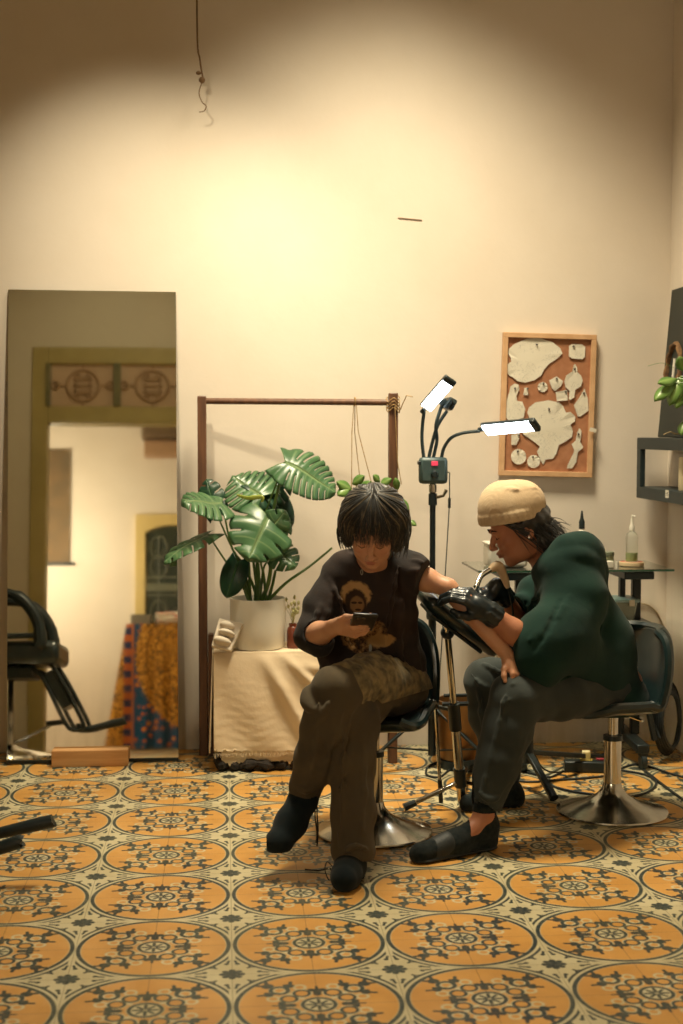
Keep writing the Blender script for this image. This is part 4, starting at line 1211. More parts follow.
# black tripod foot showing between his shin and the right stool
bs = thing('black_tripod', (1.13, 5.15, 0), 'low black folded tripod on the floor under the seated tattooist', 'tripod')
hb = at(528, 752, 5.12)
MB().tube([hb + Vector((0, 0, -.04)), hb + Vector((0, 0, .07))], .020, 14).build('hub', M_blackplastic, bs)
for f_ in (atz(554, 803), atz(455, 770), atz(610, 762)):
    lg = MB().bar(hb, f_ + Vector((0, 0, .018)), .026, .018).build('leg', M_blackmetal, bs, bevel=.003)
    dirn = (f_ + Vector((0, 0, .018)) - hb).normalized()
    MB().tube([f_ + Vector((0, 0, .018)) - dirn * .06, f_ + Vector((0, 0, .017))], [.016, .017], 10).build('rubber_foot', M_blackplastic, lg)

# ------------------------------------------------------------------ two bucket stools
def bucket_stool(label, c, fwd, back_top, name='bucket_stool', w=1.0, gas=.40, bd=1.0):
    c = Vector((c[0], c[1], 0)); f = Vector((fwd[0], fwd[1], 0)).normalized(); s = Vector((-f.y, f.x, 0))
    t = thing(name, c, label, 'stool', 'bucket stools with chromed disc bases')
    bs_ = MB().lathe(c, [(0, 0), (.188, 0), (.194, .005), (.192, .010), (.150, .022), (.095, .040), (.055, .062), (.036, .085), (.031, .105), (0, .105)], 56, cap=False)
    bs_.build('base', M_brushed, t)
    MB().tube([c + Vector((0, 0, .10)), c + Vector((0, 0, .265))], .030, 26).build('column', M_chrome, t)
    MB().tube([c + Vector((0, 0, .255)), c + Vector((0, 0, .272))], .033, 26).build('column_collar', M_blackmetal, t)
    MB().tube([c + Vector((0, 0, .27)), c + Vector((0, 0, gas - .02))], .0175, 20).build('gas_piston', M_chrome, t)
    MB().box(c + Vector((0, 0, gas - .012)), (.15, .15, .018), Matrix.Rotation(math.atan2(f.y, f.x), 3, 'Z')).build('seat_plate', M_blackmetal, t, bevel=.004)
    MB().tube([c + s * .03 + Vector((0, 0, gas - .016)), c + s * .17 - f * .02 + Vector((0, 0, gas - .022))], .005, 8).build('height_lever', M_chrome, t)
    prof = [(.215, .030, .13), (.205, .012, .175), (.15, -.002, .205), (.05, -.006, .215), (-.07, -.002, .222), (-.155, .022, .226), (-.200, .075, .228), (-.222, .145, .226), (-.238, .215, .212), (-.250, .275, .175), (-.252, .300, .120)]
    P = spline([Vector((a, b_, w_)) for a, b_, w_ in prof], 4)
    V, F = [], []; NC = 18
    zs = (back_top - gas) / .300
    for i, p in enumerate(P):
        for k in range(NC + 1):
            u = -1 + 2 * k / NC
            q = abs(u) ** 2.6
            zc = p.y
            backness = max(0, min(1, (-.05 - p.x) / .15))
            xx = p.x + .085 * q * backness
            zz = gas + zc * (1 + (zs - 1) * backness) + .042 * q * (1 - backness) * max(0, min(1, (.215 - p.x) / .12))
            if p.x < 0: xx = xx * bd
            V.append(tuple(c + f * xx + s * (u * p.z * w) + Vector((0, 0, zz))))
    for i in range(len(P) - 1):
        for k in range(NC):
            a = i * (NC + 1) + k; F.append((a, a + 1, a + NC + 2, a + NC + 1))
    o = link_mesh('seat_shell', np.array(V), F, M_leather, t, True, solid=.034, sharp=None, subsurf=1)
    # seam piping round the rim
    rim = [Vector(V[i * (NC + 1)]) for i in range(len(P))] + [Vector(V[(len(P) - 1) * (NC + 1) + k]) for k in range(1, NC)] + [Vector(V[i * (NC + 1) + NC]) for i in range(len(P) - 1, -1, -1)]
    MB().tube(rim, .0165, 8).build('rim_piping', M_leather, t)
    return t
WST = atz(374, 832); MST = atz(612, 812)
bucket_stool('black bucket stool under the person holding the phone', WST, (-.24, -1), .69, w=.84, gas=.385)
bucket_stool('black bucket stool under the person in the green hoodie', MST, (-1, -.22), .640, w=.96, gas=.375, bd=.64)
# ------------------------------------------------------------------ distance field sculpting (figures and cloth)
class SDF:
    def __init__(s, lo, hi, h):
        s.lo = np.array(lo, np.float32); s.h = h
        s.n = np.ceil((np.array(hi) - np.array(lo)) / h).astype(int) + 1
        s.D = np.full(s.n, .06, np.float32)
        s.ax = [(s.lo[i] + np.arange(s.n[i]) * h).astype(np.float32) for i in range(3)]
    def _sl(s, lo, hi):
        a = np.clip(np.floor((np.array(lo) - s.lo) / s.h).astype(int), 0, s.n)
        b = np.clip(np.ceil((np.array(hi) - s.lo) / s.h).astype(int) + 1, 0, s.n)
        return tuple(slice(int(i), int(j)) for i, j in zip(a, b))
    def op(s, fn, lo, hi, k=0.0, mode='u'):
        pad = .014 + k
        sl = s._sl(np.array(lo) - pad, np.array(hi) + pad)
        X, Y, Z = np.meshgrid(s.ax[0][sl[0]], s.ax[1][sl[1]], s.ax[2][sl[2]], indexing='ij', copy=False)
        if X.size == 0: return s
        d = fn(X, Y, Z).astype(np.float32)
        D = s.D[sl]
        if mode == 'u':
            r = np.minimum(D, d)
            if k > 0:
                t = np.maximum(k - np.abs(D - d), 0) / k; r = r - t * t * (k * .25)
        elif mode == 's':
            d = -d; r = np.maximum(D, d)
            if k > 0:
                t = np.maximum(k - np.abs(D - d), 0) / k; r = r + t * t * (k * .25)
        elif mode == 'd':
            r = D + d
        s.D[sl] = r
        return s
    # capsule with two radii, optionally squashed along an axis
    def cone(s, a, b, ra, rb, k=.02, mode='u', sq=None):
        a = np.array(a, float); b = np.array(b, float); m = max(ra, rb) * (max(1, 1 / sq[1]) if sq else 1)
        ba = b - a; L2 = max(1e-9, float(ba @ ba))
        def fn(X, Y, Z):
            px, py, pz = X - a[0], Y - a[1], Z - a[2]
            t = np.clip((px * ba[0] + py * ba[1] + pz * ba[2]) / L2, 0, 1)
            px, py, pz = px - t * ba[0], py - t * ba[1], pz - t * ba[2]
            r2 = px * px + py * py + pz * pz
            if sq:
                n = np.array(sq[0], float); n /= np.linalg.norm(n)
                q = px * n[0] + py * n[1] + pz * n[2]
                r2 = r2 + q * q * (sq[1] ** 2 - 1)
            return np.sqrt(r2) - (ra + (rb - ra) * t)
        return s.op(fn, np.minimum(a, b) - m, np.maximum(a, b) + m, k, mode)
    def chain(s, pts, rs, k=.02, **kw):
        for i in range(len(pts) - 1): s.cone(pts[i], pts[i + 1], rs[i], rs[i + 1], k, **kw)
        return s
    # ellipsoid, M: 3x3 columns = axes
    def ell(s, c, r, M=None, k=.02, mode='u'):
        c = np.array(c, float); r = np.array(r, float); m = r.max()
        A = np.eye(3) if M is None else np.array(M)
        def fn(X, Y, Z):
            p = [X - c[0], Y - c[1], Z - c[2]]
            q = [(p[0] * A[0, i] + p[1] * A[1, i] + p[2] * A[2, i]) for i in range(3)]
            k0 = np.sqrt(sum((q[i] / r[i]) ** 2 for i in range(3)))
            k1 = np.sqrt(sum((q[i] / r[i] ** 2) ** 2 for i in range(3))) + 1e-6
            return k0 * (k0 - 1) / k1
        return s.op(fn, c - m, c + m, k, mode)
    def ridge(s, pts, r, k=.012, mode='u'):
        """fold line: a thin tapered strand blended into the surface"""
        P = [np.array(p, float) for p in spline(pts, 3)]
        n = len(P)
        rs = [r * (.25 + .75 * math.sin(PI * i / (n - 1))) for i in range(n)]
        return s.chain(P, rs, k, mode=mode)
    def wave(s, fn):
        X, Y, Z = np.meshgrid(*s.ax, indexing='ij', sparse=True)
        m = np.abs(s.D) < .02
        W_ = fn(X, Y, Z)
        s.D += (np.broadcast_to(W_, s.D.shape) * m).astype(np.float32)
        return s
    def clip(s, p, n, k=.004):
        """cut away everything on the side the normal points to"""
        p = np.array(p, float); n = np.array(n, float); n /= np.linalg.norm(n)
        X, Y, Z = np.meshgrid(*s.ax, indexing='ij', sparse=True)
        d = ((X - p[0]) * n[0] + (Y - p[1]) * n[1] + (Z - p[2]) * n[2]).astype(np.float32)
        s.D = np.maximum(s.D, d); return s
    def mesh(s):
        D = s.D; S = D < 0
        nx, ny, nz = D.shape
        C_ = S[:-1, :-1, :-1].astype(np.int8)
        tot = np.zeros_like(C_)
        offs = [(i, j, k) for i in (0, 1) for j in (0, 1) for k in (0, 1)]
        for i, j, k in offs: tot += S[i:nx - 1 + i, j:ny - 1 + j, k:nz - 1 + k]
        act = (tot > 0) & (tot < 8)
        idx = np.argwhere(act)
        vid = np.full(act.shape, -1, np.int32); vid[act] = np.arange(len(idx))
        cd = np.stack([D[idx[:, 0] + i, idx[:, 1] + j, idx[:, 2] + k] for i, j, k in offs], 1)
        acc = np.zeros((len(idx), 3)); cnt = np.zeros(len(idx))
        for e in range(8):
            for f in range(e + 1, 8):
                a, b = np.array(offs[e]), np.array(offs[f])
                if np.abs(a - b).sum() != 1: continue
                da, db = cd[:, e], cd[:, f]
                m = (da < 0) != (db < 0)
                t = np.where(m, da / np.where(m, da - db, 1), 0)
                acc += m[:, None] * (a + (b - a) * t[:, None]); cnt += m
        V = s.lo + (idx + acc / cnt[:, None]) * s.h
        F = []
        for ax in range(3):
            u, v = (ax + 1) % 3, (ax + 2) % 3
            sl0 = [slice(None)] * 3; sl1 = [slice(None)] * 3
            sl0[ax] = slice(0, -1); sl1[ax] = slice(1, None)
            A_, B_ = S[tuple(sl0)], S[tuple(sl1)]
            E = np.argwhere(A_ != B_)
            ok = (E[:, u] > 0) & (E[:, v] > 0) & (E[:, u] < D.shape[u] - 1) & (E[:, v] < D.shape[v] - 1)
            E = E[ok]
            if not len(E): continue
            ins = A_[E[:, 0], E[:, 1], E[:, 2]]
            du = np.zeros(3, int); du[u] = 1; dv = np.zeros(3, int); dv[v] = 1
            def g(o): q = E + o; return vid[q[:, 0], q[:, 1], q[:, 2]]
            q = np.stack([g(-du - dv), g(-dv), g(np.zeros(3, int)), g(-du)], 1)
            q[~ins] = q[~ins][:, ::-1]
            F.append(q)
        F = np.concatenate(F)
        F = F[(F >= 0).all(1)]
        return V, F
def relax(V, F, it=1, lam=.5):
    e = np.concatenate([F[:, [0, 1]], F[:, [1, 2]], F[:, [2, 3]], F[:, [3, 0]]])
    n = len(V); c = np.bincount(e[:, 0], minlength=n) + np.bincount(e[:, 1], minlength=n)
    for _ in range(it):
        A_ = np.stack([np.bincount(e[:, 0], V[e[:, 1], i], n) + np.bincount(e[:, 1], V[e[:, 0], i], n) for i in range(3)], 1)
        V = V + lam * (A_ / np.maximum(c, 1)[:, None] - V)
    return V
def largest(V, F):
    """drop loose crumbs: keep the biggest connected piece"""
    n = len(V); lab = np.arange(n)
    e = np.concatenate([F[:, [0, 1]], F[:, [1, 2]], F[:, [2, 3]], F[:, [3, 0]]])
    while True:
        m = np.minimum(lab[e[:, 0]], lab[e[:, 1]])
        new = lab.copy(); np.minimum.at(new, e[:, 0], m); np.minimum.at(new, e[:, 1], m)
        new = new[new]
        if (new == lab).all(): break
        lab = new
    k = np.bincount(lab, minlength=n).argmax(); keep = lab == k
    ren = np.cumsum(keep) - 1
    F = F[keep[F[:, 0]]]
    return V[keep], ren[F]
def sculpt(sdf, name, material, parent=None, smooth_it=2, keep=True, attr=None, **props):
    V, F = sdf.mesh()
    if keep: V, F = largest(V, F)
    V = relax(V, F, smooth_it)
    origin = props.pop('origin', None)
    me = bpy.data.meshes.new(name)
    if origin is None: origin = Vector(V.mean(axis=0))
    origin = Vector(origin)
    me.vertices.add(len(V)); me.vertices.foreach_set('co', (V - np.array(origin)).astype(np.float32).ravel())
    me.loops.add(len(F) * 4); me.loops.foreach_set('vertex_index', F.astype(np.int32).ravel())
    me.polygons.add(len(F)); me.polygons.foreach_set('loop_start', np.arange(0, len(F) * 4, 4, dtype=np.int32))
    me.update(calc_edges=True)
    me.polygons.foreach_set('use_smooth', np.ones(len(F), bool))
    me.materials.append(material)
    if attr:
        for nm, fn in attr.items():
            a = me.attributes.new(nm, 'FLOAT', 'POINT'); a.data.foreach_set('value', fn(V).astype(np.float32))
    o = bpy.data.objects.new(name, me); COL.objects.link(o); ORG[o.name] = origin
    if parent is not None: o.parent = parent; o.location = origin - ORG[parent.name]
    else: o.location = origin
    return set_props(o, **props)

def head_axes(fwd, roll=0.0, up=(0, 0, 1)):
    """columns: right-hand side of the head (its left), back, up"""
    f = Vector(fwd).normalized(); b = -f
    u = Vector(up); u = (u - b * u.dot(b)).normalized(); x = b.cross(u)
    M = Matrix((x, b, u)).transposed()
    return M @ Matrix.Rotation(roll, 3, 'Y')
def add_head(s, c, M, sc=1.0, male=False):
    """local frame: x to the side, y to the back of the head, z up; face at -y"""
    A = np.array(M); c = np.array(c, float)
    def w(x, y, z): return c + A @ (np.array([x, y, z]) * sc)
    def e(p, r, k=.012, mode='u', rot=None):
        MM = A if rot is None else A @ np.array(rot)
        s.ell(w(*p), np.array(r) * sc, MM, k, mode)
    e((0, .010, .030), (.073, .090, .082), .01)                       # skull
    e((0, -.035, .020), (.064, .056, .075), .02)                      # brow and forehead
    e((0, -.040, -.035), (.056, .050, .062), .02)                     # middle face
    jw = .046 if male else .042
    e((0, -.040, -.072), (jw, .044, .036), .025)                      # jaw
    e((0, -.070, -.098), (.019, .016, .015), .018)                    # chin
    for sd in (-1, 1):
        e((sd * .038, -.020, -.070), (.016, .036, .026), .025)        # jaw angle
        e((sd * .040, -.064, -.028), (.019, .016, .017), .016)        # cheekbone
        e((sd * .029, -.096, .004), (.017, .012, .0105), .010, 's')   # eye socket
        e((sd * .029, -.081, .003), (.0145, .0115, .0095), .004)      # lidded eye
        s.chain([w(sd * .016, -.094, .013), w(sd * .030, -.093, .018), w(sd * .044, -.083, .014)], [.0045 * sc, .0055 * sc, .004 * sc], .008)   # brow ridge
        # ear
        e((sd * .073, .006, -.012), (.007, .017, .030), .006)
        e((sd * .079, .002, -.010), (.005, .009, .017), .005, 's')
    s.chain([w(0, -.092, .010), w(0, -.101, -.010), w(0, -.112, -.029)], [.0065 * sc, .0075 * sc, .0095 * sc], .010)   # nose bridge
    e((0, -.110, -.034), (.0125, .011, .009), .006)
    for sd in (-1, 1): e((sd * .011, -.101, -.037), (.0065, .008, .006), .005)
    e((0, -.094, -.057), (.022, .012, .008), .008)                    # upper lip area
    e((0, -.097, -.0575), (.020, .0085, .0045), .003)                 # lips
    e((0, -.095, -.068), (.017, .0085, .0052), .003)
    s.chain([w(-.021, -.098, -.0625), w(0, -.1045, -.0622), w(.021, -.098, -.0625)], [.0012 * sc] * 3, .003, mode='s')
    return w
def add_hand(s, wrist, M, pose, r=1.0, thumb=True, k=.007, sc=1.0):
    """local frame: x across the palm (thumb side +), y along the fingers, z out of the back of the hand.
    pose: per finger (index..little) three bend angles in degrees; thumb: list of local points"""
    A = np.array(M); c = np.array(wrist, float)
    def w(p): return c + A @ (np.array(p) * sc)
    # palm
    s.cone(w((.004, -.01, 0)), w((.006, .03, 0)), .024 * sc, .030 * sc, .012, sq=(A[:, 2], 1.45))
    for x in (.026, .009, -.009, -.025):
        s.cone(w((x * .55, .015, 0)), w((x, .078 - abs(x - .009) * .25, .002)), .013 * sc, .0115 * sc, .010)
    s.ell(w((.022, .030, -.010)), np.array((.015, .028, .014)) * sc, A, .012)
    LEN = ((.040, .024, .020), (.044, .028, .021), (.041, .026, .020), (.032, .020, .017))
    XS = (.027, .009, -.009, -.026)
    for f in range(4):
        p = np.array((XS[f], .078 - abs(XS[f] - .009) * .25, .002)); ang = 0; spread = XS[f] * 1.6
        pts = [w(p)]
        for j in range(3):
            ang += math.radians(pose[f][j])
            d = np.array((spread * math.cos(ang), math.cos(ang), -math.sin(ang)))
            p = p + d / np.linalg.norm(d) * LEN[f][j]
            pts.append(w(p))
        rs = [.0095, .0086, .0078, .0066] if f < 3 else [.0082, .0075, .0068, .0058]
        s.chain(pts, [q * sc * r for q in rs], .004)
    if thumb:
        pts = thumb if isinstance(thumb, list) else [(.020, .018, -.006), (.042, .046, -.014), (.052, .070, -.020), (.052, .092, -.024)]
        s.chain([w(p) for p in pts], [q * sc * r for q in (.0135, .0110, .0098, .0078)], .007)

M_skin = mat('skin', rgb(196, 138, 104), rgb(184, 124, 92), 14, 0.5, bump=.06, bscale=400, sss=.15, bdist=.0006)
def skin_mat(name, a, b_, lip):
    m, b, nt = new_mat(name, .5, 0, a, .4)
    p = nt.coord('Object')
    c = nt.ramp(nt.noise(p, 14, 4), [(.35, a), (.65, b_)])
    at_ = nt.n.new('ShaderNodeAttribute'); at_.attribute_name = 'lip'
    c = nt.mix(E_(nt, at_.outputs['Fac']), c, lip)
    nt.put(b, 'Base Color', c)
    b.inputs['Subsurface Weight'].default_value = .12
    b.inputs['Subsurface Radius'].default_value = (.012, .004, .002)
    nt.put(b, 'Normal', nt.bump(nt.noise(p, 350, 2), .06, .0006))
    return m
def hair_mat(name, a, b_, hi, scale=(60, 60, 8)):
    m, b, nt = new_mat(name, .42, 0, a, .5)
    p = nt.vm('MULTIPLY', nt.coord('Object'), scale)
    nt.put(b, 'Base Color', nt.ramp(nt.noise(p, 1.0, 3), [(.35, a), (.60, b_), (.75, hi)]))
    nt.put(b, 'Normal', nt.bump(nt.noise(p, 2.2, 3), .5, .003))
    b.inputs['Sheen Weight'].default_value = .15
    return m
def cloth_mat(name, a, b_, scale=6, rough=.9, weave=260, sheen=.06, bump=.3):
    m, b, nt = new_mat(name, rough, 0, a, .25)
    p = nt.coord('Object')
    nt.put(b, 'Base Color', nt.ramp(nt.noise(p, scale, 4), [(.35, a), (.65, b_)]))
    h = nt.noise(p, weave, 2) * .3 + nt.noise(p, 22, 4) * 1.2
    nt.put(b, 'Normal', nt.bump(h, bump, .004))
    b.inputs['Sheen Weight'].default_value = sheen
    return m
# ------------------------------------------------------------------ person with the phone
wd = lambda px, py, Y: np.array(at(px, py, Y))
Ms = skin_mat('skin_light', rgb(202, 152, 120), rgb(190, 138, 106), rgb(164, 88, 76))
WB = thing('person', (WST.x, 4.5, .43), 'person with dark bobbed hair sitting cross legged, looking down at a phone', 'person')
Hc = wd(373, 527.5, 4.40)
HM = head_axes((-.16, -.80, -.62), roll=.06)
lo, hi = (.16, 3.98, 0.0), (.98, 4.86, 1.20)
b = SDF(lo, hi, .0035)
hipL, hipR = wd(398, 686, 4.64), wd(360, 686, 4.62)
pel, chest, neck = wd(378, 678, 4.68), wd(372, 618, 4.60), wd(371, 562, 4.56)
shR, shL = wd(336, 577, 4.56), wd(404, 571, 4.60)
knL, anL = wd(333, 690, 4.25), wd(303, 800, 4.27)
knR, anR = wd(356, 724, 4.27), wd(349, 866, 4.12)
elR, wrR = wd(311, 637, 4.47), wd(336, 627, 4.30)
elL, wrL = wd(448, 588, 4.53), wd(509, 657, 4.46)
b.ell(pel, (.125, .10, .10)); b.cone(pel, chest, .10, .105, .05, sq=((0, 1, 0), 1.4)); b.cone(chest, neck + np.array((0, 0, -.03)), .105, .07, .05, sq=((0, 1, 0), 1.35))
b.cone(shR, shL, .036, .038, .05)
b.cone(neck + np.array((0, .01, -.02)), Hc + np.array((0, .01, -.03)), .046, .048, .03)
b.chain([hipL, (hipL + knL) / 2, knL], [.068, .058, .044], .03); b.chain([knL, knL * .6 + anL * .4, anL], [.044, .040, .029], .02)
b.chain([hipR, (hipR + knR) / 2, knR], [.068, .058, .044], .03); b.chain([knR, knR * .6 + anR * .4, anR], [.044, .040, .029], .02)
toL = wd(279, 846, 4.17); toR = wd(343, 884, 4.02)
b.chain([anL, anL * .55 + toL * .45 + np.array((0, 0, .0)), toL], [.032, .036, .024], .02)
heR = anR + np.array((0, .03, -.035)); b.cone(anR, heR, .03, .026, .02)
toR[2] = .024; b.chain([anR + np.array((0, -.02, -.02)), (anR + toR) / 2 * np.array((1, 1, 0)) + np.array((0, 0, .034)), toR], [.03, .034, .022], .02)
b.chain([shR, elR], [.036, .033], .02); b.chain([elR, elR * .65 + wrR * .35, wrR], [.036, .037, .0235], .015)
b.chain([shL, (shL + elL) / 2, elL], [.042, .037, .029], .02); b.chain([elL, elL * .65 + wrL * .35, wrL], [.030, .031, .023], .015)
w_head = add_head(b, Hc, HM, .98)
# right hand under the phone: palm up, fingers to the image right
hx = np.array((-.15, -.55, .55)); hy = wd(356, 630, 4.245) - wrR; hy /= np.linalg.norm(hy)
hz = np.array((-.05, -.75, -.45)); hz -= hy * (hz @ hy); hz /= np.linalg.norm(hz)          # back of the hand faces down and to the viewer
hx = np.cross(hy, hz)
if hx[2] < 0: hx = -hx
HMr = np.stack([hx, hy, hz], 1)
add_hand(b, wrR, HMr, [(18, 40, 30), (22, 42, 32), (26, 46, 34), (30, 50, 36)], thumb=[(.020, .016, .0), (.040, .040, .002), (.050, .062, -.006), (.046, .084, -.016)], sc=.92)
# left hand lying flat on the pad under the gloves
hy = wd(523, 690, 4.40) - wrL; hy /= np.linalg.norm(hy); hz = np.array((.55, -.45, .6)); hz -= hy * (hz @ hy); hz /= np.linalg.norm(hz); hx = np.cross(hy, hz)
add_hand(b, wrL, np.stack([hx, hy, hz], 1), [(30, 45, 30), (34, 50, 34), (36, 52, 34), (38, 54, 36)], sc=.86)
Ai = np.array(HM)
def lipw(V):
    q = (V - Hc) @ Ai / .98
    d = np.sqrt((q[:, 0] / .020) ** 2 + ((q[:, 1] + .103) / .014) ** 2 + ((q[:, 2] + .062) / .0095) ** 2)
    l = np.clip((1.15 - d) / .3, 0, 1) * .7
    ch = np.sqrt(((np.abs(q[:, 0]) - .038) / .022) ** 2 + ((q[:, 1] + .08) / .03) ** 2 + ((q[:, 2] + .035) / .02) ** 2)
    return np.maximum(l, np.clip(1 - ch, 0, 1) * .30)
sculpt(b, 'body', Ms, WB, attr={'lip': lipw})
# eyebrows and closed lash lines
M_black = mat('dark_hair_line', rgb(38, 30, 28), rgb(30, 24, 24), 40, .7)
for sd in (-1, 1):
    MB().tube([w_head(sd * .017, -.0905, -.003), w_head(sd * .029, -.0935, -.0065), w_head(sd * .042, -.086, -.002)], [.0008, .0013, .0007], 6).build('eyelash', M_black, WB)

# hair
M_hairW = hair_mat('black_hair', rgb(22, 26, 26), rgb(34, 34, 32), rgb(120, 106, 84), (75, 75, 9))  # palest streak tone paints lamp highlights into the black hair
h = SDF(Hc - .22, Hc + .22, .0035)
def hw(x, y, z): return Hc + Ai @ np.array((x, y, z))
h.ell(hw(0, .018, .034), (.089, .104, .095), Ai, .01)
wc = np.array((0, 0, -1.0))
for px, py, Y, r_ in ((349, 522, 4.44, .032), (347, 533, 4.43, .019), (348, 543, 4.43, .010), (355, 510, 4.40, .036), (399, 522, 4.46, .034), (399, 535, 4.44, .025), (397, 547, 4.44, .013), (391, 510, 4.42, .040), (376, 504, 4.38, .045), (375, 520, 4.52, .07), (376, 545, 4.54, .055)):
    h.ell(wd(px, py, Y), (r_, r_, r_ * 1.15), None, .03)
# opening for the face
h.ell(hw(-.004, -.125, -.050), (.055, .075, .078), Ai, .012, 's')
h.ell(hw(-.004, -.085, -.090), (.050, .070, .075), Ai, .012, 's')
h.ell(hw(0, .02, -.13), (.05, .06, .06), Ai, .012, 's')
def hwave(X, Y, Z):
    a = np.arctan2(X - Hc[0], -(Y - Hc[1]) + .02)
    return .0035 * np.sin(a * 26 + Z * 20) + .002 * np.sin(a * 61 + Z * 45 + 1)
h.wave(hwave)
hair = sculpt(h, 'hair', M_hairW, WB, 1)
# clumps flowing from the crown over the head
rr = random.Random(21)
M_hairS = mat('highlight_strand_tan', rgb(92, 80, 62), rgb(128, 112, 86), 30, .4)  # tan locks stand in for lamplight catching on the hair
cl_ = MB(); cl2 = MB()
for i in range(620):
    # every lock leaves the centre parting and sweeps sideways and down over the skull
    side = -1 if i % 2 else 1
    t0 = rr.uniform(-.30, 1.0)                         # where along the parting (front -> back)
    x0 = side * .004
    y0 = -.045 + .115 * t0 if t0 > 0 else -.045 + .03 * t0
    fr_ = t0 < .28                                      # fringe locks
    sweep = rr.uniform(.25, 1.0)
    if fr_: ph = rr.uniform(.02, 1.15)
    else: ph = min(PI, .75 + 2.2 * t0 + rr.uniform(-.35, .35))
    dn = PI * (rr.uniform(.43, .53) + .10 * min(1, ph)) if fr_ else PI * rr.uniform(.60, .735)
    if ph > 2.0: dn = PI * rr.uniform(.70, .86)
    lift = rr.uniform(.985, 1.05); wv = rr.uniform(-.10, .10); fq = rr.uniform(2, 5); pts = []
    a0 = math.atan2(.012, .045) if fr_ else ph * .55
    for j in range(11):
        t = j / 10; th = .12 + (dn - .12) * t
        a = side * (a0 + (ph - a0) * min(1, t * 1.5) ** .8) + side * wv * math.sin(t * fq) + (.06 * math.sin(t * 5 + i)) * t
        d = np.array((math.sin(th) * math.sin(a), -math.sin(th) * math.cos(a), math.cos(th)))
        rad = .955 * lift + .030 * math.sin(PI * t) + ((.03 if fr_ else .115) * t * t)
        p = np.array((0, .018, .034)) + d * np.array((.099, .112, .099)) * rad
        wp = Hc + Ai @ p
        wp[2] -= .018 * t * t; wp[0] += .006 * math.sin(t * 6 + i * .7) * t
        pts.append(wp)
    r0 = rr.uniform(.0014, .0034)
    tgt = cl2 if rr.random() < .13 else cl_
    tgt.tube(spline(pts, 2), [r0 * (1 - .85 * (k / 20) ** 2) for k in range(21)], 5, cap=False, flat=.6)
for i in range(120):                                  # loose ends falling in front of the ears and on the collar
    left = i % 2
    x0, x1 = (340, 352) if left else (392, 409)
    xa = rr.uniform(x0, x1); ya = rr.uniform(508, 528); Yd = rr.uniform(4.36, 4.50)
    xe = xa + (rr.uniform(-1, 7) if left else rr.uniform(-9, 3)); ye = rr.uniform(538, 553) if left else rr.uniform(542, 560)
    bulge = rr.uniform(1, 5) * (-1 if left else 1)
    cl_.tube(spline([wd(xa, ya, Yd), wd((xa + xe) / 2 + bulge, (ya + ye) / 2, Yd - .01), wd(xe, ye, Yd)], 5), [rr.uniform(.0022, .0038) * (1 - .9 * (k / 10) ** 2) for k in range(11)], 5, cap=False, flat=.6)
o_ = cl_.build('hair_strands', M_hairW, hair, sharp=None); o_['kind'] = 'stuff'
o_ = cl2.build('highlight_strands', M_hairS, hair, sharp=None, label='lighter brown streaks put in for lamplight on the hair'); o_['kind'] = 'stuff'

# t-shirt with printed figure
def shirt_mat():
    m, bb, nt = new_mat('printed_tshirt', .9, 0, rgb(48, 42, 40), .2)
    p = nt.geo(); x, y, z = nt.sep(p)
    c0 = at(357, 603, 4.46)
    u = (x - c0.x) * (1422 / 4.46); v = (z - c0.z) * (-1422 / 4.46)     # tshirt print measured in picture units, origin at the printed face
    P = nt.comb(u, v)
    def E2(cx, cy, rx, ry):
        q = nt.vm('SUBTRACT', P, (cx, cy, 0)); q = nt.vm('DIVIDE', q, (rx, ry, 1)); return nt.vm('LENGTH', q, out=1) - 1.0
    base = nt.ramp(nt.noise(p, 5, 4), [(.35, rgb(38, 36, 36)), (.65, rgb(54, 43, 39))])
    tan, tan2, dk = rgb(176, 142, 96), rgb(132, 100, 66), rgb(58, 44, 34)
    n = nt.noise(p, 70, 4)
    w = .10
    wob = (n - .5) * .5
    front = nt.step(y - 4.60, .01)
    col = nt.mix(nt.step(E2(0, -7, 15, 14) + wob, w), base, tan)
    col = nt.mix(nt.step(E2(0, 0, 11, 12.5) + wob, w), col, dk)
    col = nt.mix(nt.step(E2(1, 3, 7, 8.5) + wob * .5, w), col, tan2)
    col = nt.mix(nt.step(E2(-2, 1, 3.0, 1.2) + wob, w), col, dk)
    col = nt.mix(nt.step(E2(4, 1, 2.2, 1.2) + wob, w), col, dk)
    col = nt.mix(nt.step(E2(2, 8, 3.0, 1.2) + wob, w), col, dk)
    body_ = E2(8, 34, 22, 19) + wob
    patt = nt.ramp(nt.noise(p, 55, 5, .7), [(.42, dk), (.50, tan2), (.60, tan)])
    col = nt.mix(nt.step(body_, w), col, patt)
    col = nt.mix(nt.step(E2(26, 40, 14, 7) + wob, w), col, tan)
    col = nt.mix(nt.step(E2(6, -30, 1.4, 3.0), w), col, nt.mix(nt.step(E2(6, -30, .7, 2.0), w), rgb(150, 140, 120), rgb(46, 42, 42)))
    col = nt.mix(nt.step(E2(15, 48, 1.6, 4.5) + wob, w), col, rgb(150, 150, 140))
    col = nt.mix(front, base, col)
    nt.put(bb, 'Base Color', col)
    hh = nt.noise(p, 260, 2) * .3 + nt.noise(p, 20, 4) * 1.4
    nt.put(bb, 'Normal', nt.bump(hh, .4, .005)); bb.inputs['Sheen Weight'].default_value = .05
    return m
M_tee = shirt_mat()
t = SDF((.18, 4.25, .40), (.86, 4.90, 1.02), .004)
t.ell(wd(378, 664, 4.64), (.150, .125, .10), None, .03)
t.ell(wd(378, 682, 4.62), (.158, .13, .055), None, .03)
t.cone(wd(378, 665, 4.65), wd(371, 612, 4.60), .140, .140, .06, sq=((0, 1, 0), 1.25))
t.cone(wd(371, 612, 4.60), wd(370, 584, 4.57), .140, .095, .05, sq=((0, 1, 0), 1.2))
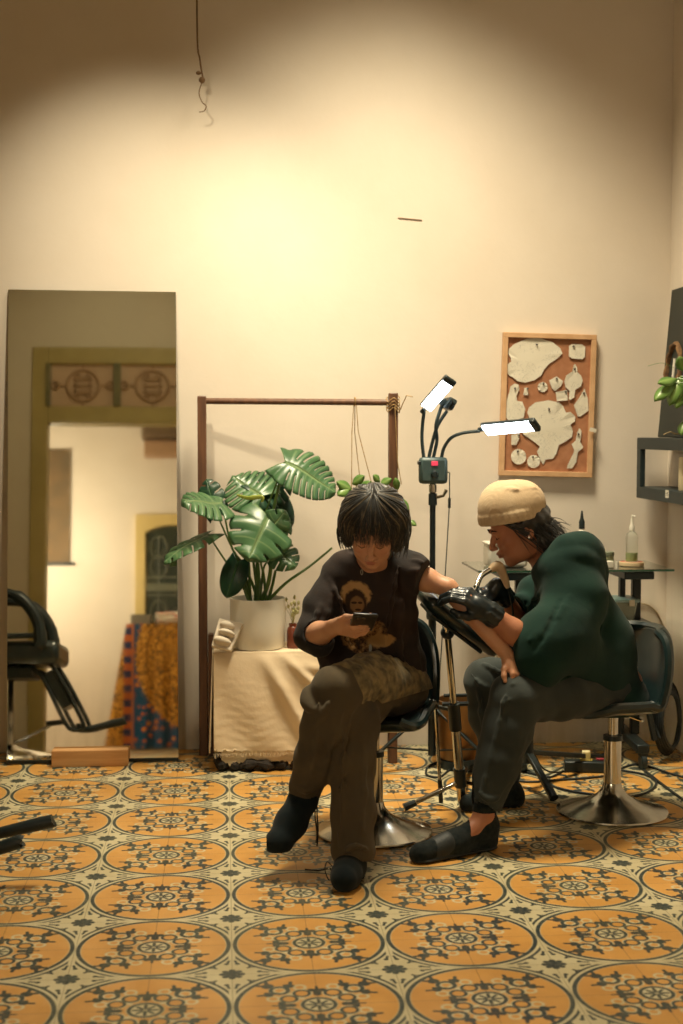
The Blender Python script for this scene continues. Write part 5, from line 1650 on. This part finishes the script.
t.cone(wd(341, 571, 4.57), wd(402, 566, 4.60), .046, .048, .05); t.cone(wd(352, 566, 4.57), wd(388, 563, 4.59), .055, .055, .04)
t.chain([wd(337, 574, 4.57), wd(320, 606, 4.52), wd(311, 636, 4.465)], [.050, .048, .048], .03)      # wide right sleeve
t.cone(wd(311, 636, 4.465), wd(320, 643, 4.42), .048, .046, .03)
t.chain([wd(400, 571, 4.60), wd(412, 573, 4.56), wd(419, 575, 4.53)], [.058, .056, .052], .04)       # left sleeve, pushed up
t.cone(wd(332, 654, 4.56), wd(342, 676, 4.56), .052, .055, .05)
# wrinkles
def F(*pp, r=.009, k=.011, m='u'): t.ridge([wd(*q) for q in pp], r, k, m)
F((345, 560, 4.50), (355, 590, 4.45), (366, 640, 4.46)); F((398, 566, 4.50), (392, 600, 4.46), (384, 650, 4.47), r=.006)
F((326, 650, 4.55), (350, 668, 4.50), (380, 672, 4.49), (410, 668, 4.52), r=.009); F((330, 664, 4.53), (355, 680, 4.48), (385, 684, 4.47), r=.008)
F((415, 600, 4.56), (412, 640, 4.56), (418, 680, 4.57), r=.006, k=.03); F((404, 592, 4.50), (398, 630, 4.50), (404, 670, 4.52), r=.004, k=.025)
F((322, 600, 4.48), (314, 622, 4.43), (310, 645, 4.41), r=.008); F((330, 596, 4.49), (326, 620, 4.45), r=.006)
F((404, 563, 4.54), (414, 561, 4.51), (424, 564, 4.49), r=.007, k=.008); F((406, 571, 4.51), (416, 570, 4.485), (425, 572, 4.47), r=.006, k=.008); F((408, 556, 4.56), (418, 556, 4.53), r=.007, k=.008)
F((340, 620, 4.46), (352, 648, 4.47), (372, 660, 4.48), r=.006); F((325, 575, 4.53), (340, 600, 4.48), (346, 640, 4.48), r=.006)
t.wave(lambda X, Y, Z: .0026 * np.sin(X * 70 + Z * 35) * np.sin(Z * 60 - X * 22 + 1))
# openings: neck, arms, hem
t.ell(wd(366, 541, 4.53), (.082, .064, .050), None, .006, 's')
d_ = (wrR - elR) / np.linalg.norm(wrR - elR)
t.cone(elR + d_ * .045, wrR, .041, .042, .006, 's')
d_ = (elL - shL) / np.linalg.norm(elL - shL)
t.cone(shL + d_ * .045, elL + d_ * .05, .041, .060, .004, 's')
X_, Y_, Z_ = np.meshgrid(*t.ax, indexing='ij', sparse=True)
p_ = shL + d_ * .078
dd2 = (X_ - p_[0]) * d_[0] + (Y_ - p_[1]) * d_[1] + (Z_ - p_[2]) * d_[2]
t.D = np.where((X_ > p_[0] - .05) & (Z_ > .78), np.maximum(t.D, dd2.astype(np.float32)), t.D)
sculpt(t, 't_shirt', M_tee, WB, 1)
# trousers
M_tr = cloth_mat('olive_brown_trousers', rgb(84, 74, 56), rgb(72, 64, 50), 5)
M_tr2 = cloth_mat('brocade_pocket', rgb(142, 126, 92), rgb(80, 76, 62), 34)
q = SDF((.16, 3.98, .05), (.74, 4.86, .66), .004)
q.ell(wd(380, 690, 4.66), (.135, .125, .085), None, .03)
q.chain([wd(400, 690, 4.62), wd(368, 686, 4.42), wd(336, 692, 4.245)], [.092, .086, .076], .035)
q.chain([wd(335, 694, 4.245), wd(326, 722, 4.24), wd(315, 760, 4.255), wd(305, 790, 4.27)], [.074, .070, .060, .050], .03)
q.chain([wd(362, 690, 4.60), wd(358, 706, 4.42), wd(355, 724, 4.28)], [.09, .082, .072], .03)
q.chain([wd(355, 724, 4.28), wd(353, 760, 4.24), wd(353, 810, 4.19), wd(353, 850, 4.155)], [.070, .064, .063, .066], .03)
def R(*pp, r=.010, k=.012, m='u'): q.ridge([wd(*z) for z in pp], r, k, m)
R((352, 700, 4.20), (346, 740, 4.18), (338, 790, 4.16), r=.004); R((318, 700, 4.17), (318, 740, 4.18), (308, 785, 4.21), r=.007)
R((342, 712, 4.17), (332, 745, 4.18), (322, 780, 4.21), r=.006); R((345, 672, 4.25), (362, 672, 4.36), (384, 672, 4.50), r=.008)
R((360, 730, 4.21), (364, 770, 4.17), (362, 830, 4.11), r=.007); R((343, 760, 4.18), (344, 800, 4.14), (340, 845, 4.11), r=.006)
R((344, 852, 4.09), (356, 846, 4.085), (368, 850, 4.10), r=.007); R((312, 710, 4.18), (306, 700, 4.22), (309, 688, 4.26), r=.014, k=.02)
R((330, 700, 4.16), (322, 715, 4.165), (314, 728, 4.18), r=.006); R((366, 714, 4.25), (370, 740, 4.23), (371, 780, 4.19), r=.006)
R((296, 784, 4.24), (306, 790, 4.21), (316, 787, 4.225), r=.006)
q.wave(lambda X, Y, Z: .0030 * np.sin(Z * 55 + X * 30) * np.sin(X * 40 + Y * 30 - Z * 20))
tmp = (anL - knL) / np.linalg.norm(anL - knL)
q.cone(anL - tmp * .025, anL + tmp * .06, .040, .046, .003, 's')
q.cone(wd(353, 862, 4.14), wd(353, 880, 4.12), .050, .054, .003, 's')
TR = sculpt(q, 'trousers', M_tr, WB, 1)
# patterned wrap over the lap
g = SDF((.24, 4.12, .40), (.74, 4.84, .66), .004)
g.chain([wd(402, 686, 4.62), wd(372, 682, 4.42), wd(348, 686, 4.28)], [.092, .088, .078], .035)
g.chain([wd(402, 694, 4.62), wd(412, 700, 4.60)], [.085, .075], .03)
g.ell(wd(309, 700, 4.27), (.022, .045, .035), None, .01)
g.wave(lambda X, Y, Z: .0035 * np.sin(X * 85 + Y * 30) * np.sin(Y * 70 - X * 30) + .002 * np.sin(X * 160 + 3 * np.sin(Y * 50)))
for pp in (((352, 668, 4.30), (366, 676, 4.36), (380, 690, 4.42)), ((366, 664, 4.36), (382, 674, 4.42), (394, 696, 4.46)), ((384, 664, 4.44), (398, 676, 4.50), (406, 700, 4.52))):
    g.ridge([wd(*z) for z in pp], .007, .01)
g.clip(wd(370, 706, 4.45), (.25, -.2, -1))
sculpt(g, 'patterned_wrap', M_tr2, TR, 1, keep=True, label='mottled beige patterned wrap over the lap')
# socks
M_sock = cloth_mat('black_knit', rgb(11, 22, 26), rgb(15, 28, 32), 20, .95)
s_ = SDF((.12, 3.95, .08), (.40, 4.40, .38), .0035)
s_.chain([anL - tmp * .03, anL, anL * .5 + toL * .5, wd(281, 840, 4.18)], [.041, .043, .047, .040], .02)
s_.ell(wd(277, 843, 4.165), (.038, .036, .034), None, .02)
sculpt(s_, 'sock', M_sock, WB, 1)
s_ = SDF((.22, 3.90, 0.001), (.50, 4.30, .20), .0035)
s_.chain([wd(351, 852, 4.14), wd(351, 866, 4.14), wd(351, 876, 4.15)], [.042, .042, .040], .02)
s_.chain([wd(350, 866, 4.12), wd(346, 876, 4.06), np.array((toR[0] + .003, 4.03, .036))], [.042, .042, .034], .02)
s_.chain([np.array((wd(350, 866, 4.12)[0], 4.15, .036)), np.array((toR[0] + .003, 4.02, .034))], [.034, .032], .02)
sculpt(s_, 'sock', M_sock, WB, 1)
# drawstrings at the trouser hems
M_cord = mat('black_drawstring', rgb(38, 38, 36), rgb(28, 30, 30), 60, .8)
for pts in ([wd(317, 798, 4.26), wd(317, 812, 4.25), wd(318, 830, 4.25), wd(317, 846, 4.25)], [wd(316, 798, 4.25), wd(315, 815, 4.24), wd(317, 832, 4.24), wd(316, 843, 4.24)]):
    MB().tube(spline(pts, 4), .0024, 6).build('drawstring', M_cord, TR)
lp_ = [wd(332, 866, 4.10), wd(327, 862, 4.09), wd(325, 870, 4.08), wd(329, 880, 4.07), wd(333, 876, 4.09), wd(330, 868, 4.09)]
MB().tube(spline(lp_, 5), .0018, 6).build('drawstring', M_cord, TR)
MB().tube([np.array(atz(328, 872)) + (0, 0, .01), np.array(atz(318, 872)) + (0, 0, .004), np.array(atz(305, 870.5)) + (0, 0, .003)], .0026, 6).build('drawstring', M_cord, TR)

# phone
ph_c = Vector(wd(363, 622, 4.205))
face_dir = Vector((.06, .42, .90)).normalized()
upv = face_dir; lv = Vector((1, .05, .06)); lv = (lv - upv * lv.dot(upv)).normalized(); dv = upv.cross(lv)
Mph = Matrix((lv, dv, upv)).transposed()
phn = thing('phone', ph_c, 'dark phone held in the bare hand in front of the printed t-shirt', 'phone')
MB().box(ph_c, (.074, .150, .009), Mph).build('phone_body', mat('phone_case', rgb(60, 58, 56), rgb(44, 44, 44), 12, .3, .4), phn, bevel=.004)
msc, bsc, _n = new_mat('phone_screen', .1, 0, rgb(60, 66, 72)); bsc.inputs['Emission Color'].default_value = (.6, .7, .8, 1); bsc.inputs['Emission Strength'].default_value = .25
MB().box(ph_c + upv * .0049, (.066, .140, .001), Mph).build('screen', msc, phn, smooth=False)
for dx_ in (-.020, -.004): MB().lathe(ph_c - upv * .0045 + lv * dx_ - dv * .052, [(0, 0), (.007, 0), (.007, .0016), (0, .0016)], 14, M=frame(-upv), cap=False).build('camera_lens', M_chrome, phn)
# ------------------------------------------------------------------ person in the green hoodie
Mm = skin_mat('skin_tan', rgb(178, 122, 92), rgb(164, 108, 80), rgb(136, 76, 62))
MN = thing('person', (MST.x, 4.8, .43), 'person in beige beanie, green hoodie and black gloves, bent forward on the right stool', 'person')
Hm = wd(520, 527, 4.74)
HMm = head_axes((-.94, -.04, -.36), roll=0)
Am = np.array(HMm)
b = SDF((.76, 4.14, 0.0), (1.56, 5.08, 1.22), .0038)
pel, chest, neck = wd(610, 682, 4.80), wd(580, 622, 4.77), wd(552, 566, 4.76)
shN, shF = wd(575, 590, 4.65), wd(556, 582, 4.93)
hN, hF = wd(604, 688, 4.68), wd(600, 684, 4.90)
kN, aN = wd(513, 700, 4.44), wd(484, 812, 4.38)
kF, aF = wd(485, 676, 4.92), wd(506, 786, 4.95)
eN, wN = wd(533, 648, 4.48), wd(487, 611, 4.47)
eF, wF = wd(524, 630, 4.90), wd(500, 592, 4.78)
b.ell(pel, (.11, .125, .07)); b.cone(pel, chest, .10, .11, .05, sq=((1, 0, .3), 1.25)); b.cone(chest, neck + np.array((.01, 0, -.03)), .11, .07, .05)
b.cone(shN, shF, .045, .045, .05)
b.cone(neck, Hm + np.array((.02, 0, -.03)), .052, .052, .03)
for hh, kk, aa in ((hN, kN, aN), (hF, kF, aF)):
    b.chain([hh, (hh + kk) / 2, kk], [.07, .062, .048], .03); b.chain([kk, kk * .6 + aa * .4, aa], [.048, .044, .029], .02)
hlN = np.array(atz(486, 849)); hlN[2] = .03; tN = np.array(atz(420, 862)); tN[2] = .022
b.cone(aN, hlN, .031, .030, .02); b.chain([aN + np.array((0, 0, -.03)), (hlN + tN) / 2 + np.array((0, 0, .012)), tN], [.034, .034, .022], .02)
hlF = np.array(atz(514, 806)); hlF[2] = .03; tF = hlF + np.array((-.17, -.05, -.008))
b.cone(aF, hlF, .030, .028, .02); b.chain([aF + np.array((0, 0, -.03)), (hlF + tF) / 2 + np.array((0, 0, .01)), tF], [.034, .034, .022], .02)
b.chain([shN, eN], [.048, .040], .02); b.chain([eN, eN * .55 + wN * .45, wN], [.036, .041, .029], .015)
b.chain([shF, eF], [.048, .038], .02); b.chain([eF, wF], [.040, .027], .015)
m_head = add_head(b, Hm, HMm, 1.03, male=True)
def lipm(V):
    q = (V - Hm) @ Am / 1.03
    d = np.sqrt((q[:, 0] / .022) ** 2 + ((q[:, 1] + .103) / .014) ** 2 + ((q[:, 2] + .062) / .0095) ** 2)
    return np.clip((1.15 - d) / .3, 0, 1) * .6
def hand_axes(y, z):
    y = np.array(y, float); y /= np.linalg.norm(y); z = np.array(z, float); z -= y * (z @ y); z /= np.linalg.norm(z)
    return np.stack([np.cross(y, z), y, z], 1)
AN = hand_axes(wd(450, 584, 4.46) - wN, (.15, -.60, .75))       # near (left) hand stretches the skin on the arm
AF = hand_axes((-.62, -.45, -.10), (.45, -.35, .8))             # far (right) hand holds the machine
poseN = [(28, 38, 26), (32, 42, 30), (36, 44, 32), (40, 46, 34)]
poseF = [(48, 46, 22), (56, 52, 28), (62, 58, 34), (66, 60, 36)]
# thumb sides: near left hand has its thumb towards +x*-1
AN2 = AN.copy(); AF2 = AF.copy(); AN2[:, 0] *= -1
thN = [(.020, .016, -.008), (.040, .040, -.022), (.046, .062, -.034), (.040, .082, -.042)]
thF = [(.020, .014, -.012), (.036, .036, -.030), (.034, .058, -.044), (.024, .076, -.052)]
add_hand(b, wN, AN2, poseN, thumb=thN, sc=1.08)
add_hand(b, wF, AF2, poseF, thumb=thF, sc=1.05)
sculpt(b, 'body', Mm, MN, attr={'lip': lipm})
for sd in (-1, 1):
    MB().tube([m_head(sd * .013, -.0985, .020), m_head(sd * .028, -.0985, .026), m_head(sd * .044, -.087, .021)], [.0022, .0030, .0014], 6, flat=.7).build('eyebrow', M_black, MN)
    MB().tube([m_head(sd * .017, -.0905, -.003), m_head(sd * .029, -.0938, -.0065), m_head(sd * .043, -.086, -.002)], [.0010, .0015, .0008], 6).build('eyelash', M_black, MN)
# gloves
M_glove = mat('black_nitrile', rgb(22, 32, 36), rgb(28, 38, 42), 20, .33, bump=.25, bscale=90, bdist=.0012)
for wr, Ax, ps_, th_, el, nm in ((wN, AN2, poseN, thN, eN, 'n'), (wF, AF2, poseF, thF, eF, 'f')):
    s_ = SDF(np.array(wr) - .20, np.array(wr) + .20, .0034)
    add_hand(s_, wr, Ax, ps_, r=1.16, thumb=th_, sc=1.13 if nm == 'n' else 1.10)
    d_ = (el - wr) / np.linalg.norm(el - wr)
    s_.chain([wr - d_ * .03, wr + d_ * .01, wr + d_ * .035], [.031, .034, .036], .015)
    for tt in (.004, .016, .028, .036):
        cc = wr + d_ * tt
        for q_ in range(10):
            a = 2 * PI * q_ / 10; u_ = np.cross(d_, (0, 0, 1.)); u_ /= np.linalg.norm(u_); v_ = np.cross(d_, u_)
            s_.ell(cc + (u_ * math.cos(a) + v_ * math.sin(a)) * .034 + d_ * .003 * math.sin(q_ * 2.1), (.008, .008, .004 + .001 * (q_ % 3)), None, .006)
    s_.wave(lambda X, Y, Z: .0008 * np.sin(X * 160 + Y * 90) * np.sin(Z * 150 + Y * 60))
    sculpt(s_, 'glove', M_glove, MN, 1)
# beanie
M_bean = cloth_mat('beige_knit', rgb(200, 178, 146), rgb(188, 164, 132), 9, .95, 200)
k_ = SDF(Hm + (-.20, -.16, -.10), Hm + (.16, .16, .22), .0034)
def mw(x, y, z): return Hm + Am @ (np.array((x, y, z)) * 1.03)
kc = wd(511, 512, 4.74)
k_.ell(kc, (.104, .096, .106), None, .01)
k_.ell(wd(500, 508, 4.74), (.070, .085, .085), None, .03)
k_.ell(wd(524, 504, 4.74), (.072, .080, .078), None, .03)
bp = wd(511, 519, 4.74); bn_ = Am @ np.array((0, -.18, -1.0))
k_.clip(bp, bn_)
# rolled brim
ex_, ey_ = Am[:, 0], np.cross(bn_ / np.linalg.norm(bn_), Am[:, 0])
for zz, rr_ in ((.004, .0085), (.016, .0085), (.026, .007)):
    cc = bp - bn_ / np.linalg.norm(bn_) * zz + ey_ * 0
    ringp = [cc + ex_ * (.093 * math.cos(a)) + ey_ * (.102 * math.sin(a)) for a in np.linspace(0, 2 * PI, 33)]
    k_.chain(ringp, [rr_] * 33, .006)
for a_, b_2 in (((.02, -.07, .10), (.07, .03, .12)), ((-.07, .0, .09), (-.05, .09, .10)), ((.06, -.02, .08), (.05, .09, .10))):
    m_ = (np.array(a_) + np.array(b_2)) / 2 + (0, 0, .012)
    k_.ridge([mw(*a_) + (-.012, 0, .004), mw(*m_) + (-.012, 0, .010), mw(*b_2) + (-.012, 0, .004)], .005, .014)
kk_ = Am[:, 2]
def bw(X, Y, Z):
    a = np.arctan2((X - Hm[0]) * Am[0, 0] + (Y - Hm[1]) * Am[1, 0] + (Z - Hm[2]) * Am[2, 0], (X - Hm[0]) * Am[0, 1] + (Y - Hm[1]) * Am[1, 1] + (Z - Hm[2]) * Am[2, 1])
    return .0007 * np.sin(a * 110)
k_.wave(bw)
bean = sculpt(k_, 'beanie', M_bean, MN, 1)
# long hair from under the beanie
M_hairM = hair_mat('dark_brown_hair', rgb(26, 26, 26), rgb(38, 34, 30), rgb(60, 48, 38), (14, 60, 60))
h2 = SDF(Hm + (-.12, -.15, -.20), Hm + (.24, .15, .10), .0038)
h2.ell(mw(0, .035, .020), (.086, .078, .060), Am, .02)
for px, py, r_ in ((536, 526, .040), (541, 540, .042), (548, 550, .038), (556, 545, .030)):
    h2.ell(wd(px, py, 4.75), (r_, .070, r_ * .9), None, .03)
h2.ell(wd(527, 529, 4.67), (.026, .012, .024), None, .015); h2.ell(wd(516, 526, 4.665), (.030, .010, .012), None, .012)
h2.ell(mw(.062, .0, -.012), (.012, .016, .024), Am, .006, 's')
h2.wave(lambda X, Y, Z: .003 * np.sin(Z * 120 + X * 60) * np.sin(X * 50 + Y * 90))
hairm = sculpt(h2, 'hair', M_hairM, MN, 1)
rr = random.Random(5); st2 = MB()
for i in range(260):
    yy = rr.uniform(4.66, 4.86)
    s0 = wd(rr.uniform(500, 544) if yy < 4.70 else rr.uniform(528, 545), rr.uniform(517, 525), yy)
    e0 = wd(rr.uniform(530, 572), rr.uniform(536, 562), yy + rr.uniform(-.02, .02))
    if s0[0] > e0[0]: continue
    m0 = (s0 + e0) / 2 + np.array((.008, 0, rr.uniform(-.012, .020)))
    st2.tube(spline([s0, m0, e0], 5), [rr.uniform(.0014, .003) * (1 - .85 * (k / 10) ** 2) for k in range(11)], 5, cap=False)
for i in range(30):                                   # wispy ends at the back
    yy = rr.uniform(4.68, 4.84); s0 = wd(545 + rr.uniform(-4, 6), 515 + rr.uniform(0, 12), yy); e0 = wd(564 + rr.uniform(-5, 8), 530 + rr.uniform(-8, 10), yy)
    st2.tube(spline([s0, (s0 + e0) / 2 + np.array((0, 0, .010)), e0], 4), [.0018 * (1 - .9 * (k / 8)) for k in range(9)], 4, cap=False)
o_ = st2.build('hair_strands', M_hairM, hairm, sharp=None); o_['kind'] = 'stuff'
MB().tube([mw(.078, .0, -.028), mw(.079, -.002, -.033)], .0035, 8).build('earring', M_chrome, MN)
# hoodie
M_hood = cloth_mat('dark_green_fleece', rgb(12, 40, 35), rgb(15, 47, 39), 5, .95, 240, .05)
g = SDF((.86, 4.24, .36), (1.62, 5.12, 1.06), .0042)
g.cone(wd(608, 694, 4.80), wd(595, 642, 4.78), .140, .152, .06, sq=((1, 0, .3), 1.25))
g.cone(wd(595, 642, 4.78), wd(574, 598, 4.76), .152, .132, .05, sq=((1, 0, .4), 1.22))
g.cone(wd(572, 597, 4.66), wd(560, 593, 4.90), .070, .066, .08)
g.cone(wd(570, 594, 4.76), wd(552, 566, 4.76), .105, .068, .06)
g.cone(wd(560, 640, 4.76), wd(590, 690, 4.76), .10, .12, .06)
g.ell(wd(609, 697, 4.80), (.130, .175, .070), None, .05)
# hood bunched behind the neck
g.chain([wd(548, 560, 4.65), wd(566, 550, 4.64), wd(580, 549, 4.68), wd(586, 552, 4.78), wd(579, 548, 4.88), wd(560, 552, 4.92)], [.018, .030, .036, .042, .038, .028], .07)
g.cone(wd(566, 584, 4.60), wd(584, 562, 4.68), .052, .052, .09); g.cone(wd(560, 570, 4.62), wd(545, 575, 4.70), .045, .04, .05)
g.chain([wd(584, 556, 4.74), wd(592, 572, 4.76), wd(592, 592, 4.78)], [.040, .036, .025], .05)
# near sleeve, wide and falling over the thigh
g.cone(wd(570, 588, 4.66), wd(578, 600, 4.60), .080, .084, .05)
g.chain([wd(578, 598, 4.62), wd(562, 630, 4.55), wd(545, 652, 4.50)], [.082, .090, .088], .06)
g.ell(wd(536, 654, 4.475), (.080, .092, .122), None, .07)
g.cone(wd(556, 640, 4.52), wd(592, 676, 4.66), .09, .10, .07)
# far sleeve
g.chain([wd(556, 588, 4.92), wd(538, 596, 4.93), wd(526, 618, 4.90)], [.070, .066, .058], .05)
g.chain([wd(526, 618, 4.90), wd(517, 608, 4.86)], [.056, .050], .03)
def G(*pp, r=.010, k=.014, m='u'): g.ridge([wd(*z) for z in pp], r, k, m)
G((574, 592, 4.535), (556, 618, 4.45), (530, 640, 4.40)); G((588, 606, 4.56), (570, 640, 4.46), (540, 668, 4.40), r=.007)
G((600, 626, 4.62), (588, 658, 4.55), (566, 684, 4.52), r=.007); G((612, 650, 4.68), (602, 676, 4.66), (594, 702, 4.66), r=.007)
G((556, 575, 4.62), (545, 590, 4.62), (530, 602, 4.70), r=.007); G((548, 580, 4.70), (534, 600, 4.76), (524, 622, 4.82), r=.007)
G((568, 604, 4.53), (566, 640, 4.45), (556, 680, 4.43), r=.006)
# hood rim and creases
g.ridge([wd(547, 568, 4.63), wd(563, 557, 4.60), wd(583, 556, 4.60), wd(597, 570, 4.65), wd(602, 592, 4.70)], .010, .030)
g.ridge([wd(603, 610, 4.64), wd(588, 648, 4.56), wd(562, 680, 4.45)], .008, .012, 's')
g.ridge([wd(560, 600, 4.50), wd(548, 630, 4.40), wd(530, 655, 4.375)], .006, .012, 's')
g.ridge([wd(530, 600, 4.80), wd(522, 606, 4.84), wd(515, 612, 4.86)], .006, .010, 's')
g.wave(lambda X, Y, Z: .0020 * np.sin(X * 34 + Z * 40) * np.sin(Z * 28 - X * 30 + Y * 20))
# openings
dN = (wN - eN) / np.linalg.norm(wN - eN)
g.ell(wd(499, 652, 4.46), (.046, .060, .100), None, .006, 's'); g.cone(eN + dN * .09, wN, .038, .052, .006, 's')
dF = (wF - eF) / np.linalg.norm(wF - eF)
g.cone(eF + dF * .045, wF, .044, .044, .006, 's')
g.cone(wd(546, 560, 4.75), wd(530, 540, 4.74), .062, .07, .008, 's')
g.clip(wd(600, 712, 4.75), (0, 0, -1))
sculpt(g, 'hoodie', M_hood, MN, 1)
# trousers
M_trM = cloth_mat('charcoal_trousers', rgb(52, 58, 56), rgb(44, 50, 48), 5, .85)
q = SDF((.78, 4.22, .05), (1.56, 5.10, .66), .0042)
q.ell(wd(612, 690, 4.80), (.115, .15, .075), None, .03)
q.chain([wd(604, 690, 4.68), wd(560, 692, 4.56), wd(516, 698, 4.445)], [.088, .090, .082], .03)
q.chain([wd(516, 700, 4.445), wd(507, 730, 4.43), wd(497, 765, 4.41), wd(487, 800, 4.39)], [.080, .076, .068, .054], .03)
q.chain([wd(602, 690, 4.92), wd(540, 682, 4.93), wd(487, 680, 4.92)], [.096, .088, .076], .03)
q.chain([wd(487, 682, 4.92), wd(490, 715, 4.93), wd(500, 750, 4.94), wd(505, 774, 4.95)], [.076, .070, .062, .056], .03)
def Q(*pp, r=.011, k=.012, m='u'): q.ridge([wd(*z) for z in pp], r, k, m)
Q((506, 690, 4.37), (496, 740, 4.36), (482, 790, 4.345), r=.006); Q((520, 700, 4.37), (516, 745, 4.36), (500, 795, 4.345), r=.008)
Q((512, 684, 4.38), (540, 686, 4.45), (570, 690, 4.50), r=.008); Q((510, 700, 4.365), (540, 706, 4.42), (570, 706, 4.48), r=.006)
Q((478, 690, 4.85), (484, 725, 4.86), (492, 760, 4.88), r=.008); Q((484, 664, 4.87), (500, 672, 4.84), (514, 680, 4.84), r=.007)
Q((470, 672, 4.865), (480, 684, 4.845), (496, 690, 4.845), r=.006); Q((478, 792, 4.345), (488, 800, 4.335), (500, 797, 4.34), r=.007); Q((532, 712, 4.40), (522, 740, 4.37), (512, 770, 4.36), r=.007)
q.wave(lambda X, Y, Z: .003 * np.sin(Z * 55 + X * 30) * np.sin(X * 40 + Y * 30 - Z * 20))
tm = (aN - kN) / np.linalg.norm(aN - kN)
q.cone(aN - tm * .02, aN + tm * .06, .044, .050, .003, 's')
q.cone(aF + (0, 0, .01), aF - (0, 0, .06), .046, .05, .003, 's')
sculpt(q, 'trousers', M_trM, MN, 1)
# socks and slippers
M_sockd = cloth_mat('dark_patterned_sock', rgb(14, 24, 27), rgb(32, 38, 37), 70, .95)
for an, hl, to in ((aN, hlN, tN), (aF, hlF, tF)):
    s_ = SDF(np.minimum(hl, to) - (.08, .08, .031), np.maximum(hl, to) + (.08, .08, .16), .0036)
    up_a = an * .75 + hl * .25
    s_.chain([an + (0, 0, .012), (an + hl) / 2, hl], [.036, .038, .036], .02)
    s_.chain([(an + hl) / 2 + (0, 0, .0), (hl + to) / 2 + (0, 0, .014), to + (0, 0, .006)], [.038, .038, .028], .025)
    s_.cone(hl, to, .032, .030, .02)
    s_.clip(np.array((0, 0, .003)), (0, 0, -1))
    sculpt(s_, 'sock', M_sockd, MN, 1)
sl = SDF(np.minimum(hlN, tN) - (.09, .08, .031), np.maximum(hlN, tN) + (.09, .08, .10), .0036)
dd_ = (tN - hlN) / np.linalg.norm(tN - hlN)
sl.cone(hlN * (1, 1, 0) + (0, 0, .009), tN * (1, 1, 0) + (0, 0, .009) - dd_ * .01, .038, .040, .01, sq=((0, 0, 1), 4.2))
sl.cone(hlN * .40 + tN * .60 + (0, 0, .014), tN + (0, 0, .004) - dd_ * .045, .041, .036, .01)
sl.clip(np.array((0, 0, .001)), (0, 0, -1))
sculpt(sl, 'slipper', mat('black_rubber', rgb(14, 22, 24), rgb(20, 28, 29), 30, .6, bump=.3, bscale=150), MN, 1)

# tattoo machine in the far glove, with its cable
tmch = thing('tattoo_machine', wd(490, 570, 4.70), 'beige and silver tattoo machine held in the upper black glove', 'tattoo machine')
p0, p1, p2, p3 = [Vector(wd(*z)) for z in ((474, 592, 4.60), (481, 576, 4.645), (490, 570, 4.67), (497, 566, 4.68))]
MB().tube([p0, p0.lerp(p1, .35)], [.0015, .003], 10).build('needle', M_chrome, tmch)
MB().tube(spline([p0.lerp(p1, .3), p1, p2], 4), .0095, 16).build('silver_grip', M_chrome, tmch)
MB().tube(spline([p2, p3, Vector(wd(501, 570, 4.68)), Vector(wd(505, 579, 4.68)), Vector(wd(508, 588, 4.68))], 4), [.010, .012, .015, .017, .018, .018, .018, .017, .016, .015, .014, .0135, .013, .012, .011, .009, .007], 16).build('beige_body', mat('beige_plastic', rgb(196, 170, 134), rgb(184, 156, 122), 12, .5), tmch)
MB().tube(spline([Vector(wd(508, 588, 4.68)), Vector(wd(511, 600, 4.70)), Vector(wd(513, 616, 4.74)), Vector(wd(511, 640, 4.80)), Vector(wd(518, 700, 5.0)), Vector(wd(540, 765, 5.20)), Vector(wd(566, 772, 5.3))], 6), .0035, 8).build('cable', M_cable, tmch)
